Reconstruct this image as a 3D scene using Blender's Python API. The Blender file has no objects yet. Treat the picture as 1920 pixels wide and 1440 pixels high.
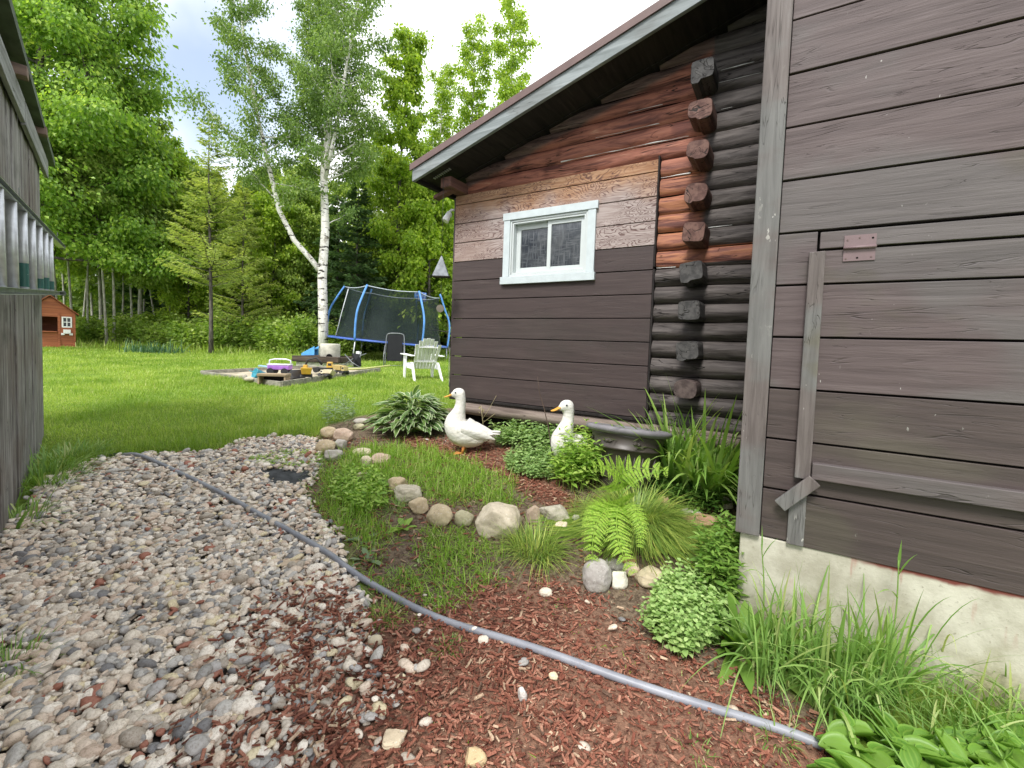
import bpy, bmesh, math, random
import numpy as np
from mathutils import Vector, Matrix, Euler
from mathutils import noise as mnoise

random.seed(11)
RNG = np.random.default_rng(11)
PI = math.pi
R = math.radians
SC = bpy.context.scene
COL = SC.collection

# ---------------------------------------------------------------- camera model
CAM = np.array([0.0, 0.0, 1.45])
FPX, CX, CY = 840.0, 960.0, 690.0          # focal length and optical axis in photo pixels
PITCH, ROLL = R(2.86), R(2.0)
_f = np.array([0, math.cos(PITCH), -math.sin(PITCH)])
_r0 = np.array([1.0, 0, 0]); _u0 = np.array([0, math.sin(PITCH), math.cos(PITCH)])
_rc = math.cos(ROLL) * _r0 + math.sin(ROLL) * _u0
_uc = -math.sin(ROLL) * _r0 + math.cos(ROLL) * _u0


def ray(px, py):
    return _f + _rc * ((px - CX) / FPX) - _uc * ((py - CY) / FPX)


def project(p):
    d = np.asarray(p, float) - CAM
    z = d @ _f
    return CX + FPX * (d @ _rc) / z, CY - FPX * (d @ _uc) / z, z


def ease(a, b, t):
    t = np.clip((t - a) / (b - a), 0, 1)
    return t * t * (3 - 2 * t)


GY = np.array([-4, 1.4, 2.2, 3.2, 4.0, 4.8, 6.0, 9.6, 16, 25, 40, 80.0])
GZ = np.array([-.03, 0, .04, .15, .25, .35, .45, .60, .77, 1.02, 1.4, 2.6])


def ground(x, y):
    x = np.asarray(x, float); y = np.asarray(y, float)
    z = np.interp(y, GY, GZ)
    z = z * ease(-14, -3.5, x - 0 * y) * .12 + z * .88
    # raised bed against the cabin
    dx, dy = x - .55, y - 4.25
    b = np.exp(-((dx * .83 + dy * .55) / .85) ** 2 - ((dx * -.55 + dy * .83) / 1.3) ** 2)
    z = z + .16 * b
    z = z + .012 * np.sin(x * 2.3 + y) * np.sin(y * 1.9 - .7 * x) + .03 * np.sin(x * .7 + 1) * np.sin(y * .45)
    return z


def at_depth(px, py, d):
    return CAM + ray(px, py) * d


def on_ground(px, py):
    r = ray(px, py); lo, hi = .3, None
    t = .3; prev = t
    while t < 200:
        p = CAM + r * t
        if p[2] < ground(p[0], p[1]):
            lo, hi = prev, t
            break
        prev = t; t *= 1.02
    if hi is None:
        return CAM + r * 60
    for _ in range(40):
        m = (lo + hi) / 2; p = CAM + r * m
        if p[2] < ground(p[0], p[1]): hi = m
        else: lo = m
    return CAM + r * hi


def horizon_y(px):
    # y of the horizon at this column
    for y in range(400, 900):
        if ray(px, y)[2] < 0: return y


class Frame:
    """vertical wall frame: X along the wall, Y into the wall, Z up; origin on the wall plane at z = 0"""
    def __init__(self, origin, ang):
        self.o = np.array([origin[0], origin[1], 0.0]); self.ang = ang
        self.x = np.array([math.cos(ang), math.sin(ang), 0]); self.y = np.array([-math.sin(ang), math.cos(ang), 0])

    def hit(self, px, py, off=0.0):
        r = ray(px, py)
        t = ((self.o + self.y * off - CAM) @ self.y) / (r @ self.y)
        p = CAM + r * t - self.o
        return float(p @ self.x), float(p[2])

    def depth(self, px, py, off=0.0):
        r = ray(px, py)
        return ((self.o + self.y * off - CAM) @ self.y) / (r @ self.y)

    def world(self, s, y, z):
        return self.o + self.x * s + self.y * y + np.array([0, 0, z])


# the log cabin's gable wall and the board clad extension in front of it
_wang = math.atan2(-.525, .851)             # wall runs away to the left, towards the camera on the right
W1 = Frame(at_depth(1222, 600, 3.95), _wang)
W2 = Frame(at_depth(1405, 600, 2.28), _wang)
# the grey shed on the left: its wall runs from near left to far
_sc = at_depth(83, 700, 4.75)
_sang = math.atan2(.746, -.666)
SH = Frame(_sc, _sang)

# ---------------------------------------------------------------- material helper
class T:
    def __init__(s, name):
        s.m = bpy.data.materials.new(name); s.m.use_nodes = True
        s.t = s.m.node_tree; s.t.nodes.clear()
        s.o = s.t.nodes.new('ShaderNodeOutputMaterial')

    def n(s, typ, ins=None, **props):
        nd = s.t.nodes.new('ShaderNode' + typ)
        for k, v in props.items(): setattr(nd, k, v)
        for k, v in (ins or {}).items(): s.set(nd, k, v)
        return nd

    def set(s, nd, k, v):
        i = nd.inputs[k]
        if hasattr(v, 'links'): s.t.links.new(v, i)
        elif isinstance(v, (tuple, list)) and i.type == 'RGBA' and len(v) == 3: i.default_value = (*v, 1)
        else: i.default_value = v

    def obj(s): return s.n('TexCoord').outputs['Object']
    def gen(s): return s.n('NewGeometry')
    def pos(s): return s.n('NewGeometry').outputs['Position']
    def rnd(s): return s.n('NewGeometry').outputs['Random Per Island']
    def orn(s): return s.n('ObjectInfo').outputs['Random']
    def attr(s, name, out='Fac'): return s.n('Attribute', attribute_name=name).outputs[out]
    def map(s, v, scale=(1, 1, 1), loc=(0, 0, 0), rot=(0, 0, 0)):
        return s.n('Mapping', {'Vector': v, 'Scale': scale, 'Location': loc, 'Rotation': rot}).outputs[0]

    def noise(s, v, scale=5, detail=4, rough=.55, dist=0, out='Fac'):
        return s.n('TexNoise', {'Vector': v, 'Scale': scale, 'Detail': detail, 'Roughness': rough, 'Distortion': dist}).outputs[out]

    def vor(s, v, scale=5, feature='F1', out='Distance', rnd=1):
        return s.n('TexVoronoi', {'Vector': v, 'Scale': scale, 'Randomness': rnd}, feature=feature).outputs[out]

    def wave(s, v, scale=5, dist=2, detail=2, dscale=1, axis='Z', kind='BANDS'):
        nd = s.n('TexWave', {'Vector': v, 'Scale': scale, 'Distortion': dist, 'Detail': detail, 'Detail Scale': dscale}, wave_type=kind)
        if kind == 'BANDS': nd.bands_direction = axis
        else: nd.rings_direction = axis
        return nd.outputs['Fac']

    def ramp(s, f, stops, interp='LINEAR'):
        nd = s.n('ValToRGB', {'Fac': f}); cr = nd.color_ramp; cr.interpolation = interp
        while len(cr.elements) < len(stops): cr.elements.new(.5)
        for e, (p, c) in zip(cr.elements, stops):
            e.position = p
            e.color = (c, c, c, 1) if isinstance(c, (int, float)) else (*c, 1)
        return nd.outputs['Color']

    def mix(s, f, a, b, blend='MIX'):
        nd = s.t.nodes.new('ShaderNodeMix'); nd.data_type = 'RGBA'; nd.blend_type = blend
        for i, v in ((0, f), (6, a), (7, b)):
            if hasattr(v, 'links'): s.t.links.new(v, nd.inputs[i])
            elif i and isinstance(v, (int, float)): nd.inputs[i].default_value = (v, v, v, 1)
            else: nd.inputs[i].default_value = (*v, 1) if i else v
        return nd.outputs[2]

    def math(s, op, a, b=0.0, c=None, clamp=False):
        nd = s.n('Math', operation=op, use_clamp=clamp)
        for i, v in enumerate((a, b) if c is None else (a, b, c)): s.set(nd, i, v)
        return nd.outputs[0]

    def xyz(s, v): return s.n('SeparateXYZ', {'Vector': v}).outputs

    def step(s, f, a, b): return s.n('MapRange', {'Value': f, 'From Min': a, 'From Max': b}, interpolation_type='SMOOTHSTEP').outputs[0]

    def bump(s, h, strength=.3, dist=.01, nrm=None):
        ins = {'Height': h, 'Strength': strength, 'Distance': dist}
        if nrm is not None: ins['Normal'] = nrm
        return s.n('Bump', ins).outputs[0]

    def bsdf(s, col, rough=.6, spec=.4, metal=0.0, nrm=None, out=True, **kw):
        ins = {'Base Color': col, 'Roughness': rough, 'Specular IOR Level': spec, 'Metallic': metal}
        if nrm is not None: ins['Normal'] = nrm
        ins.update(kw)
        b = s.n('BsdfPrincipled', ins).outputs[0]
        if out: s.t.links.new(b, s.o.inputs[0])
        return b

    def out(s, sh): s.t.links.new(sh, s.o.inputs[0])


def plain(name, col, rough=.5, spec=.4, metal=0.0, var=.12, scale=8, bump=.1, bscale=40):
    t = T(name); v = t.obj()
    f = t.noise(v, scale, 4, .6)
    c = t.mix(t.step(f, .3, .7), tuple(x * (1 - var) for x in col), tuple(min(1, x * (1 + var)) for x in col))
    t.bsdf(c, rough, spec, metal, t.bump(t.noise(v, bscale, 3), bump, .004))
    return t.m


def leafmat(name, stops, trans=.35, rough=.45, spec=.35, patch=None, edge=None, under=None):
    """stops: colours picked leaf by leaf; patch: slow colour drift through the plant; edge: pale leaf margin"""
    t = T(name)
    c = t.ramp(t.rnd(), stops)
    if patch:
        c = t.mix(t.step(t.noise(t.pos(), patch[0], 3), .35, .68), c, t.mix(1.0, c, patch[1], 'MULTIPLY'))
    if edge:
        c = t.mix(t.step(t.attr('edge'), edge[0], edge[0] + .12), c, edge[1])
    d = t.bsdf(c, rough, spec, out=False)
    tr = t.n('BsdfTranslucent', {'Color': t.mix(1.0, c, (1.25, 1.3, .55), 'MULTIPLY')}).outputs[0]
    t.out(t.n('MixShader', {0: trans, 1: d, 2: tr}).outputs[0])
    return t.m


# ---------------------------------------------------------------- objects
def put(props, o):
    for k, v in props.items():
        if v: o[k] = v
    return o


def thing(name, label, cat, loc=(0, 0, 0), rotz=0.0, group=None, rot=None):
    o = bpy.data.objects.new(name, None); COL.objects.link(o)
    o.location = tuple(float(v) for v in loc); o.rotation_euler = rot or (0, 0, rotz); o.empty_display_size = .1
    return put({'label': label, 'category': cat, 'group': group}, o)


def tag(o, label, cat, group=None, kind=None):
    return put({'label': label, 'category': cat, 'group': group, 'kind': kind}, o)


def struct(o): o['kind'] = 'structure'; return o
def stuff(o, label=None, cat=None):
    return put({'kind': 'stuff', 'label': label, 'category': cat}, o)


def link(name, me, mats, parent=None, loc=None, rot=None, scale=None):
    o = bpy.data.objects.new(name, me); COL.objects.link(o)
    if mats is not None:
        for m in (mats if isinstance(mats, (list, tuple)) else [mats]): me.materials.append(m)
    if parent: o.parent = parent
    if loc is not None: o.location = tuple(float(v) for v in loc)
    if rot is not None: o.rotation_euler = rot
    if scale is not None: o.scale = scale
    return o


def copy_tree(o, parent=None):
    c = o.copy(); COL.objects.link(c); c.parent = parent
    for ch in o.children: copy_tree(ch, c)
    return c


def mesh_np(name, V, F, smooth=False, attrs=None, midx=None):
    """V (n,3); F (m,k) array or list of such arrays"""
    Fs = F if isinstance(F, list) else [F]
    V = np.ascontiguousarray(V, np.float32)
    me = bpy.data.meshes.new(name)
    me.vertices.add(len(V)); me.vertices.foreach_set('co', V.ravel())
    loops = np.concatenate([f.ravel() for f in Fs]).astype(np.int32)
    tot = np.concatenate([np.full(len(f), f.shape[1]) for f in Fs]).astype(np.int32)
    st = np.concatenate([[0], np.cumsum(tot)[:-1]]).astype(np.int32)
    me.loops.add(len(loops)); me.loops.foreach_set('vertex_index', loops)
    me.polygons.add(len(tot)); me.polygons.foreach_set('loop_start', st); me.polygons.foreach_set('loop_total', tot)
    if midx is not None: me.polygons.foreach_set('material_index', np.asarray(midx, np.int32))
    me.polygons.foreach_set('use_smooth', np.full(len(tot), smooth))
    for k, a in (attrs or {}).items():
        a = np.asarray(a, np.float32)
        if a.ndim == 1:
            at = me.attributes.new(k, 'FLOAT', 'POINT'); at.data.foreach_set('value', a)
        else:
            at = me.attributes.new(k, 'FLOAT_COLOR', 'POINT'); at.data.foreach_set('color', a.ravel())
    me.update(calc_edges=True); me.validate()
    return me


def nrm(v): return v / np.maximum(np.linalg.norm(v, axis=-1, keepdims=True), 1e-9)


class MB:
    """collects shapes into one mesh"""
    def __init__(s): s.v = []; s.f = []; s.sm = []

    def add(s, vs, fs, smooth=False):
        b = len(s.v); s.v += [tuple(map(float, v)) for v in vs]
        s.f += [tuple(i + b for i in f) for f in fs]; s.sm += [smooth] * len(fs)
        return s

    def box(s, lo, hi, rot=None, about=None, taper=None):
        x0, y0, z0 = lo; x1, y1, z1 = hi
        vs = [(x0, y0, z0), (x1, y0, z0), (x1, y1, z0), (x0, y1, z0), (x0, y0, z1), (x1, y0, z1), (x1, y1, z1), (x0, y1, z1)]
        if taper:
            cx, cy = (x0 + x1) / 2, (y0 + y1) / 2
            vs[4:] = [(cx + (x - cx) * taper[0], cy + (y - cy) * taper[1], z) for x, y, z in vs[4:]]
        if rot is not None:
            c = Vector(about) if about is not None else Vector(((x0 + x1) / 2, (y0 + y1) / 2, (z0 + z1) / 2))
            m = Euler(rot).to_matrix()
            vs = [tuple(m @ (Vector(v) - c) + c) for v in vs]
        return s.add(vs, [(0, 3, 2, 1), (4, 5, 6, 7), (0, 1, 5, 4), (1, 2, 6, 5), (2, 3, 7, 6), (3, 0, 4, 7)])

    def hexa(s, pts):
        return s.add(pts, [(0, 3, 2, 1), (4, 5, 6, 7), (0, 1, 5, 4), (1, 2, 6, 5), (2, 3, 7, 6), (3, 0, 4, 7)])

    def tube(s, path, rad, n=8, caps=True, flat=1.0):
        path = [Vector(p) for p in path]; k = len(path)
        rad = rad if isinstance(rad, (list, tuple, np.ndarray)) else [rad] * k
        vs = []; up = None
        for i, p in enumerate(path):
            d = (path[min(i + 1, k - 1)] - path[max(i - 1, 0)]).normalized()
            if up is None:
                up = d.cross(Vector((0, 0, 1)) if abs(d.z) < .9 else Vector((1, 0, 0))).normalized()
            a = (up - d * up.dot(d)).normalized(); b = d.cross(a); up = a
            for j in range(n):
                q = 2 * PI * j / n
                vs.append(p + (a * math.cos(q) + b * math.sin(q) * flat) * rad[i])
        fs = [(i * n + j, i * n + (j + 1) % n, (i + 1) * n + (j + 1) % n, (i + 1) * n + j) for i in range(k - 1) for j in range(n)]
        s.add(vs, fs, True)
        if caps:
            b = len(s.v) - len(vs)
            s.f += [tuple(b + j for j in range(n - 1, -1, -1)), tuple(b + (k - 1) * n + j for j in range(n))]; s.sm += [False, False]
        return s

    def lathe(s, prof, n=32, c=(0, 0, 0), sx=1.0, sy=1.0):
        vs = [(c[0] + r * math.cos(2 * PI * j / n) * sx, c[1] + r * math.sin(2 * PI * j / n) * sy, c[2] + z) for r, z in prof for j in range(n)]
        k = len(prof)
        fs = [(i * n + j, i * n + (j + 1) % n, (i + 1) * n + (j + 1) % n, (i + 1) * n + j) for i in range(k - 1) for j in range(n)]
        return s.add(vs, fs, True)

    def prism(s, poly, depth, M4):
        """poly in local XY, extruded by depth along local Z; M4 maps to place"""
        n = len(poly)
        vs = [M4 @ Vector((x, y, 0)) for x, y in poly] + [M4 @ Vector((x, y, depth)) for x, y in poly]
        fs = [tuple(range(n - 1, -1, -1)), tuple(range(n, 2 * n))] + [(i, (i + 1) % n, n + (i + 1) % n, n + i) for i in range(n)]
        return s.add(vs, fs)

    def sphere(s, c, r, n=12, m=8, sc=(1, 1, 1)):
        vs = []; fs = []
        for i in range(m + 1):
            a = PI * i / m
            for j in range(n):
                b = 2 * PI * j / n
                vs.append((c[0] + r * sc[0] * math.sin(a) * math.cos(b), c[1] + r * sc[1] * math.sin(a) * math.sin(b), c[2] + r * sc[2] * math.cos(a)))
        fs = [(i * n + j, (i + 1) * n + j, (i + 1) * n + (j + 1) % n, i * n + (j + 1) % n) for i in range(m) for j in range(n)]
        return s.add(vs, fs, True)

    def build(s, name, mats, parent=None, bevel=0.0, loc=None, rot=None, seg=2):
        me = bpy.data.meshes.new(name); me.from_pydata(s.v, [], s.f)
        me.polygons.foreach_set('use_smooth', s.sm); me.validate(); me.update()
        if bevel:
            bm = bmesh.new(); bm.from_mesh(me)
            bmesh.ops.remove_doubles(bm, verts=bm.verts, dist=1e-6)
            es = [e for e in bm.edges if len(e.link_faces) == 2 and e.calc_face_angle(0) > .6]
            if es: bmesh.ops.bevel(bm, geom=es, offset=bevel, segments=seg, affect='EDGES', profile=.5, clamp_overlap=True)
            bm.to_mesh(me); bm.free()
        return link(name, me, mats, parent, loc, rot)


def solid(me_from, mods, name):
    """mesh after modifiers"""
    o = bpy.data.objects.new('tmp', me_from); COL.objects.link(o)
    for typ, kw in mods:
        m = o.modifiers.new(typ, typ)
        for k, v in kw.items(): setattr(m, k, v)
    dg = bpy.context.evaluated_depsgraph_get(); dg.update()
    me = bpy.data.meshes.new_from_object(o.evaluated_get(dg)); me.name = name
    bpy.data.objects.remove(o)
    return me


# ---------------------------------------------------------------- leaves and blades, many at once
def blades(root, dirv, length, width, droop=0.3, seg=3, fold=0.0, prof=None, side=None, twist=0.0):
    """curved tapering blades. root (n,3), dirv (n,3) unit; returns V, F, edge attribute"""
    n = len(root); length = np.broadcast_to(length, (n,)); width = np.broadcast_to(width, (n,)); droop = np.broadcast_to(droop, (n,))
    t = np.linspace(0, 1, seg + 1)
    d = nrm(dirv)
    if side is None:
        side = np.stack([-d[:, 1], d[:, 0], np.zeros(n)], 1)
        bad = np.linalg.norm(side, axis=1) < .05
        a = RNG.uniform(0, 2 * PI, n)
        side[bad] = np.stack([np.cos(a), np.sin(a), 0 * a], 1)[bad]
        side = nrm(side)
        if twist:
            a = RNG.normal(0, twist, n)[:, None]
            side = side * np.cos(a) + np.cross(d, side) * np.sin(a)
    hor = d * np.array([1, 1, 0])
    sp = root[:, None, :] + length[:, None, None] * (d[:, None, :] * t[None, :, None])
    g = (droop * length)[:, None] * t[None, :] ** 2
    sp[:, :, 2] -= g
    sp += hor[:, None, :] * (.35 * g)[:, :, None]
    if prof is None: prof = np.interp(t, [0, .35, 1], [.6, 1, .04])
    else: prof = np.interp(t, *prof)
    w = (width[:, None] * prof[None, :] * .5)[:, :, None] * side[:, None, :]
    k = seg + 1
    if fold == 0:
        V = np.stack([sp - w, sp + w], 2).reshape(-1, 3)
        b = (np.arange(n) * k * 2)[:, None, None]
        i = np.arange(seg)[None, :, None] * 2
        F = (b + i + np.array([0, 1, 3, 2])).reshape(-1, 4)
        return V, F, np.ones(len(V))
    up = nrm(np.cross(side, d)); up *= np.where(up[:, 2:3] < 0, -1, 1)
    lift = up[:, None, :] * (width[:, None] * prof[None, :] * fold)[:, :, None]
    V = np.stack([sp - w + lift, sp, sp + w + lift], 2).reshape(-1, 3)
    e = np.tile(np.array([1., 0, 1]), n * k)
    b = (np.arange(n) * k * 3)[:, None, None]
    i = np.arange(seg)[None, :, None] * 3
    F = np.concatenate([(b + i + np.array([0, 1, 4, 3])).reshape(-1, 4), (b + i + np.array([1, 2, 5, 4])).reshape(-1, 4)])
    return V, F, e


def join_np(parts):
    Vs = []; Fs = []; Es = []; b = 0
    for V, F, e in parts:
        Vs.append(V); Fs.append(F + b); Es.append(e); b += len(V)
    return np.concatenate(Vs), np.concatenate(Fs), np.concatenate(Es)


def leaves(pos, dirv, nv, length, width):
    """small folded diamond leaves: pos base, dirv along the leaf, nv leaf normal"""
    n = len(pos); d = nrm(dirv); s = nrm(np.cross(nv, d)); u = np.cross(d, s)
    length = np.broadcast_to(length, (n,))[:, None]; width = np.broadcast_to(width, (n,))[:, None]
    m = pos + d * length * .45 + u * length * .1
    V = np.stack([pos, m + s * width * .5, pos + d * length - u * length * .08, m - s * width * .5], 1).reshape(-1, 3)
    b = (np.arange(n) * 4)[:, None]
    F = np.concatenate([b + np.array([0, 1, 2]), b + np.array([0, 2, 3])])
    return V, F


def rdir(n, zmin=-1, zmax=1):
    z = RNG.uniform(zmin, zmax, n); a = RNG.uniform(0, 2 * PI, n); r = np.sqrt(1 - z * z)
    return np.stack([r * np.cos(a), r * np.sin(a), z], 1)


def inpoly(px, py, poly):
    px = np.asarray(px); py = np.asarray(py); c = np.zeros(px.shape, bool); n = len(poly)
    for i in range(n):
        x0, y0 = poly[i]; x1, y1 = poly[i - 1]
        cond = ((y0 > py) != (y1 > py))
        c ^= cond & (px < (x1 - x0) * (py - y0) / ((y1 - y0) if y1 != y0 else 1e-9) + x0)
    return c


def polydist(px, py, poly):
    """signed distance to the polygon, positive inside"""
    px = np.asarray(px, float); py = np.asarray(py, float); d = np.full(px.shape, 1e9)
    for i in range(len(poly)):
        a = np.array(poly[i], float); b = np.array(poly[i - 1], float); ab = b - a
        t = np.clip(((px - a[0]) * ab[0] + (py - a[1]) * ab[1]) / (ab @ ab), 0, 1)
        d = np.minimum(d, np.hypot(px - a[0] - t * ab[0], py - a[1] - t * ab[1]))
    return np.where(inpoly(px, py, poly), d, -d)


def wobble(x, y, s=1.0, seed=0.0):
    """cheap smooth noise about -1..1"""
    return (np.sin(x * 3.1 * s + 1.3 * np.sin(y * 2.3 * s + seed) + seed) + np.sin(y * 4.3 * s + 1.7 * np.sin(x * 3.7 * s - seed)) +
            np.sin((x + y) * 7.9 * s + seed * 2)) / 3


def gpts(lst):
    return [tuple(on_ground(x, y)[:2]) for x, y in lst]

# ================================================================ world, light, camera
def make_world():
    w = bpy.data.worlds.new('World'); SC.world = w; w.use_nodes = True
    t = w.node_tree; t.nodes.clear()
    N = lambda x: t.nodes.new('ShaderNode' + x)
    L = t.links.new
    out = N('OutputWorld')
    sky = N('TexSky'); sky.sky_type = 'NISHITA'; sky.sun_disc = False
    sky.sun_elevation = R(52); sky.sun_rotation = SUN_ROT; sky.air_density = 1.0; sky.dust_density = 1.5
    b1 = N('Background'); L(sky.outputs[0], b1.inputs[0]); b1.inputs[1].default_value = .12
    # broken overcast: bright cloud everywhere with a thinner bluish gap
    tc = N('TexCoord')
    nz = N('TexNoise'); L(tc.outputs['Generated'], nz.inputs[0]); nz.inputs['Scale'].default_value = 3.0
    nz.inputs['Detail'].default_value = 5; nz.inputs['Roughness'].default_value = .5
    g = nrm(ray(345, 150)); gap = N('VectorMath'); gap.operation = 'DISTANCE'
    L(tc.outputs['Generated'], gap.inputs[0]); gap.inputs[1].default_value = tuple(g)
    ad = N('Math'); ad.operation = 'MULTIPLY_ADD'; L(nz.outputs[0], ad.inputs[0]); ad.inputs[1].default_value = .45
    L(gap.outputs['Value'], ad.inputs[2])
    mr = N('MapRange'); mr.interpolation_type = 'SMOOTHSTEP'; L(ad.outputs[0], mr.inputs[0])
    mr.inputs[1].default_value = .24; mr.inputs[2].default_value = .50; mr.inputs[3].default_value = .22; mr.inputs[4].default_value = 1.0
    cr = N('ValToRGB'); L(nz.outputs[0], cr.inputs[0])
    cr.color_ramp.elements[0].position = .3; cr.color_ramp.elements[0].color = (.78, .86, .98, 1)
    cr.color_ramp.elements[1].position = .62; cr.color_ramp.elements[1].color = (1, 1, 1, 1)
    b2 = N('Background'); L(cr.outputs[0], b2.inputs[0]); b2.inputs[1].default_value = SKY
    mx = N('MixShader'); L(mr.outputs[0], mx.inputs[0]); L(b1.outputs[0], mx.inputs[1]); L(b2.outputs[0], mx.inputs[2])
    L(mx.outputs[0], out.inputs[0])


SUN_AZ = R(205)         # compass bearing the light comes from, clockwise from +Y
SUN_ROT = SUN_AZ
SUN_EL = R(52)
SKY = .92
make_world()
_ld = bpy.data.lights.new('sun', 'SUN'); _ld.energy = 2.0; _ld.angle = R(16); _ld.color = (1, .97, .92)
_lo = bpy.data.objects.new('sun', _ld); COL.objects.link(_lo)
_sd = Vector((math.sin(SUN_AZ) * math.cos(SUN_EL), math.cos(SUN_AZ) * math.cos(SUN_EL), math.sin(SUN_EL)))
_lo.rotation_euler = _sd.to_track_quat('Z', 'Y').to_euler(); _lo.location = (0, 0, 20)

cd = bpy.data.cameras.new('camera'); co = bpy.data.objects.new('camera', cd); COL.objects.link(co)
cd.sensor_fit = 'HORIZONTAL'; cd.sensor_width = 36.0; cd.lens = FPX / 1920 * 36.0
cd.shift_x = 0.0; cd.shift_y = (CY - 720) / 1920
cd.clip_start = .05; cd.clip_end = 600
_m = Matrix(((_rc[0], _uc[0], -_f[0], CAM[0]), (_rc[1], _uc[1], -_f[1], CAM[1]), (_rc[2], _uc[2], -_f[2], CAM[2]), (0, 0, 0, 1)))
co.matrix_world = _m
SC.camera = co
SC.view_settings.view_transform = 'Standard'; SC.view_settings.look = 'None'
SC.view_settings.exposure = EXPO if 'EXPO' in globals() else 1.04
SC.view_settings.gamma = 1.0
SC.cycles.max_bounces = 8; SC.cycles.diffuse_bounces = 4; SC.cycles.glossy_bounces = 3
SC.cycles.transmission_bounces = 4; SC.cycles.transparent_max_bounces = 12
SC.cycles.sample_clamp_indirect = 6

# ================================================================ ground and its zones
P_GRAVEL = gpts([(185, 862), (300, 852), (400, 846), (470, 826), (570, 818), (625, 838), (600, 880), (572, 925), (590, 965), (628, 1005), (650, 1060),
                 (690, 1120), (735, 1190), (765, 1260), (735, 1340), (650, 1440), (560, 1800), (-900, 1900), (-1500, 1500), (-260, 1150), (0, 1000), (60, 930), (120, 890)])
P_MULCH = gpts([(470, 1180), (560, 1110), (680, 1130), (800, 1130), (905, 1085), (1000, 1092), (1120, 1120), (1210, 1200), (1330, 1260), (1450, 1315),
                (1600, 1410), (1800, 1700), (420, 1900), (330, 1500), (400, 1300)])
P_BED = gpts([(600, 800), (700, 775), (850, 765), (1120, 800), (1390, 900), (1390, 1060), (1400, 1240), (1560, 1330), (1700, 1800), (700, 1800), (740, 1250), (690, 1120),
              (640, 1020), (585, 960), (575, 900), (600, 850)])
P_BEDMULCH = gpts([(760, 815), (880, 832), (965, 838), (1040, 880), (1085, 930), (1075, 985), (985, 935), (930, 885), (860, 868), (770, 850)])
P_BEDGRASS = gpts([(640, 850), (700, 835), (800, 842), (900, 868), (960, 905), (950, 950), (860, 945), (770, 930), (700, 960), (740, 1010), (690, 1040), (600, 960), (600, 900)])
P_PATCH2 = gpts([(800, 1000), (880, 990), (935, 1030), (915, 1085), (870, 1130), (830, 1150), (790, 1120), (780, 1060)])
P_PATCH3 = gpts([(660, 1060), (760, 1075), (800, 1110), (780, 1160), (700, 1120)])


def zones(x, y):
    w = wobble(x, y, 1.6, 2.0) * .05 + wobble(x, y, 4.5, 5.0) * .025
    g = ease(-.05, .06, polydist(x, y, P_GRAVEL) + w)
    m = ease(-.22, .2, polydist(x, y, P_MULCH) + w * 1.5)
    m = np.maximum(m, ease(-.08, .1, polydist(x, y, P_BEDMULCH) + w))
    b = ease(-.05, .06, polydist(x, y, P_BED) + w)
    return g, m, b


def build_ground():
    xs = np.concatenate([np.arange(-90, -7, 2.0), np.arange(-7, 4, .05), np.arange(4, 92, 2.0)])
    ys = np.concatenate([np.arange(-8, .3, .6), np.arange(.3, 7, .05), np.arange(7, 26, .35), np.arange(26, 130, 3)])
    X, Y = np.meshgrid(xs, ys); Z = ground(X, Y)
    V = np.stack([X, Y, Z], -1).reshape(-1, 3); nx, ny = len(xs), len(ys)
    i = np.arange(ny - 1)[:, None] * nx + np.arange(nx - 1)[None, :]
    F = np.stack([i, i + 1, i + nx + 1, i + nx], -1).reshape(-1, 4)
    g, m, b = zones(V[:, 0], V[:, 1])
    col = np.stack([g, m, b, np.ones(len(V))], 1)
    t = T('ground_cover')
    p = t.pos(); z = t.n('SeparateColor', {'Color': t.attr('zone', 'Color')}).outputs
    n1 = t.noise(p, 2.2, 5, .6); n2 = t.noise(p, 38, 4, .65); n3 = t.noise(p, 140, 3, .6)
    soil = t.mix(t.step(n2, .35, .65), (.085, .060, .042), (.22, .165, .115))
    soil = t.mix(t.step(n3, .58, .72), soil, (.30, .22, .14))
    turf = t.mix(t.step(n1, .35, .65), (.13, .21, .025), (.19, .28, .04))
    turf = t.mix(t.step(n2, .45, .75), turf, (.09, .13, .025))
    shaded_grit = t.mix(t.step(n2, .35, .65), (.04, .033, .028), (.11, .095, .082))  # ground under the pebbles, its colour darkened to stand for shadow in the gaps
    mul = t.mix(t.step(n2, .35, .65), (.12, .062, .042), (.27, .15, .10))
    mul = t.mix(t.step(n3, .55, .75), mul, (.30, .15, .09))
    c = t.mix(z[2], turf, soil)
    c = t.mix(z[0], c, shaded_grit)
    mm = t.math('MULTIPLY', z[1], t.step(t.math('ADD', z[1], t.math('MULTIPLY', t.math('SUBTRACT', n1, .5), 1.6)), .3, .62))
    c = t.mix(mm, c, mul)
    h = t.math('ADD', n2, t.math('MULTIPLY', n3, .5))
    t.bsdf(c, .9, .15, nrm=t.bump(h, .7, .02))
    o = link('ground', mesh_np('ground', V, F, True, {'zone': col}), t.m)
    struct(o)


build_ground()

# ---------------------------------------------------------------- pebbles, chips
def ico(sub):
    bm = bmesh.new(); bmesh.ops.create_icosphere(bm, subdivisions=sub, radius=1)
    V = np.array([v.co[:] for v in bm.verts]); F = np.array([[v.index for v in f.verts] for f in bm.faces]); bm.free()
    return V, F


def scatter_xy(x0, x1, y0, y1, dens):
    n = int((x1 - x0) * (y1 - y0) * dens)
    return RNG.uniform(x0, x1, n), RNG.uniform(y0, y1, n)


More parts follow.
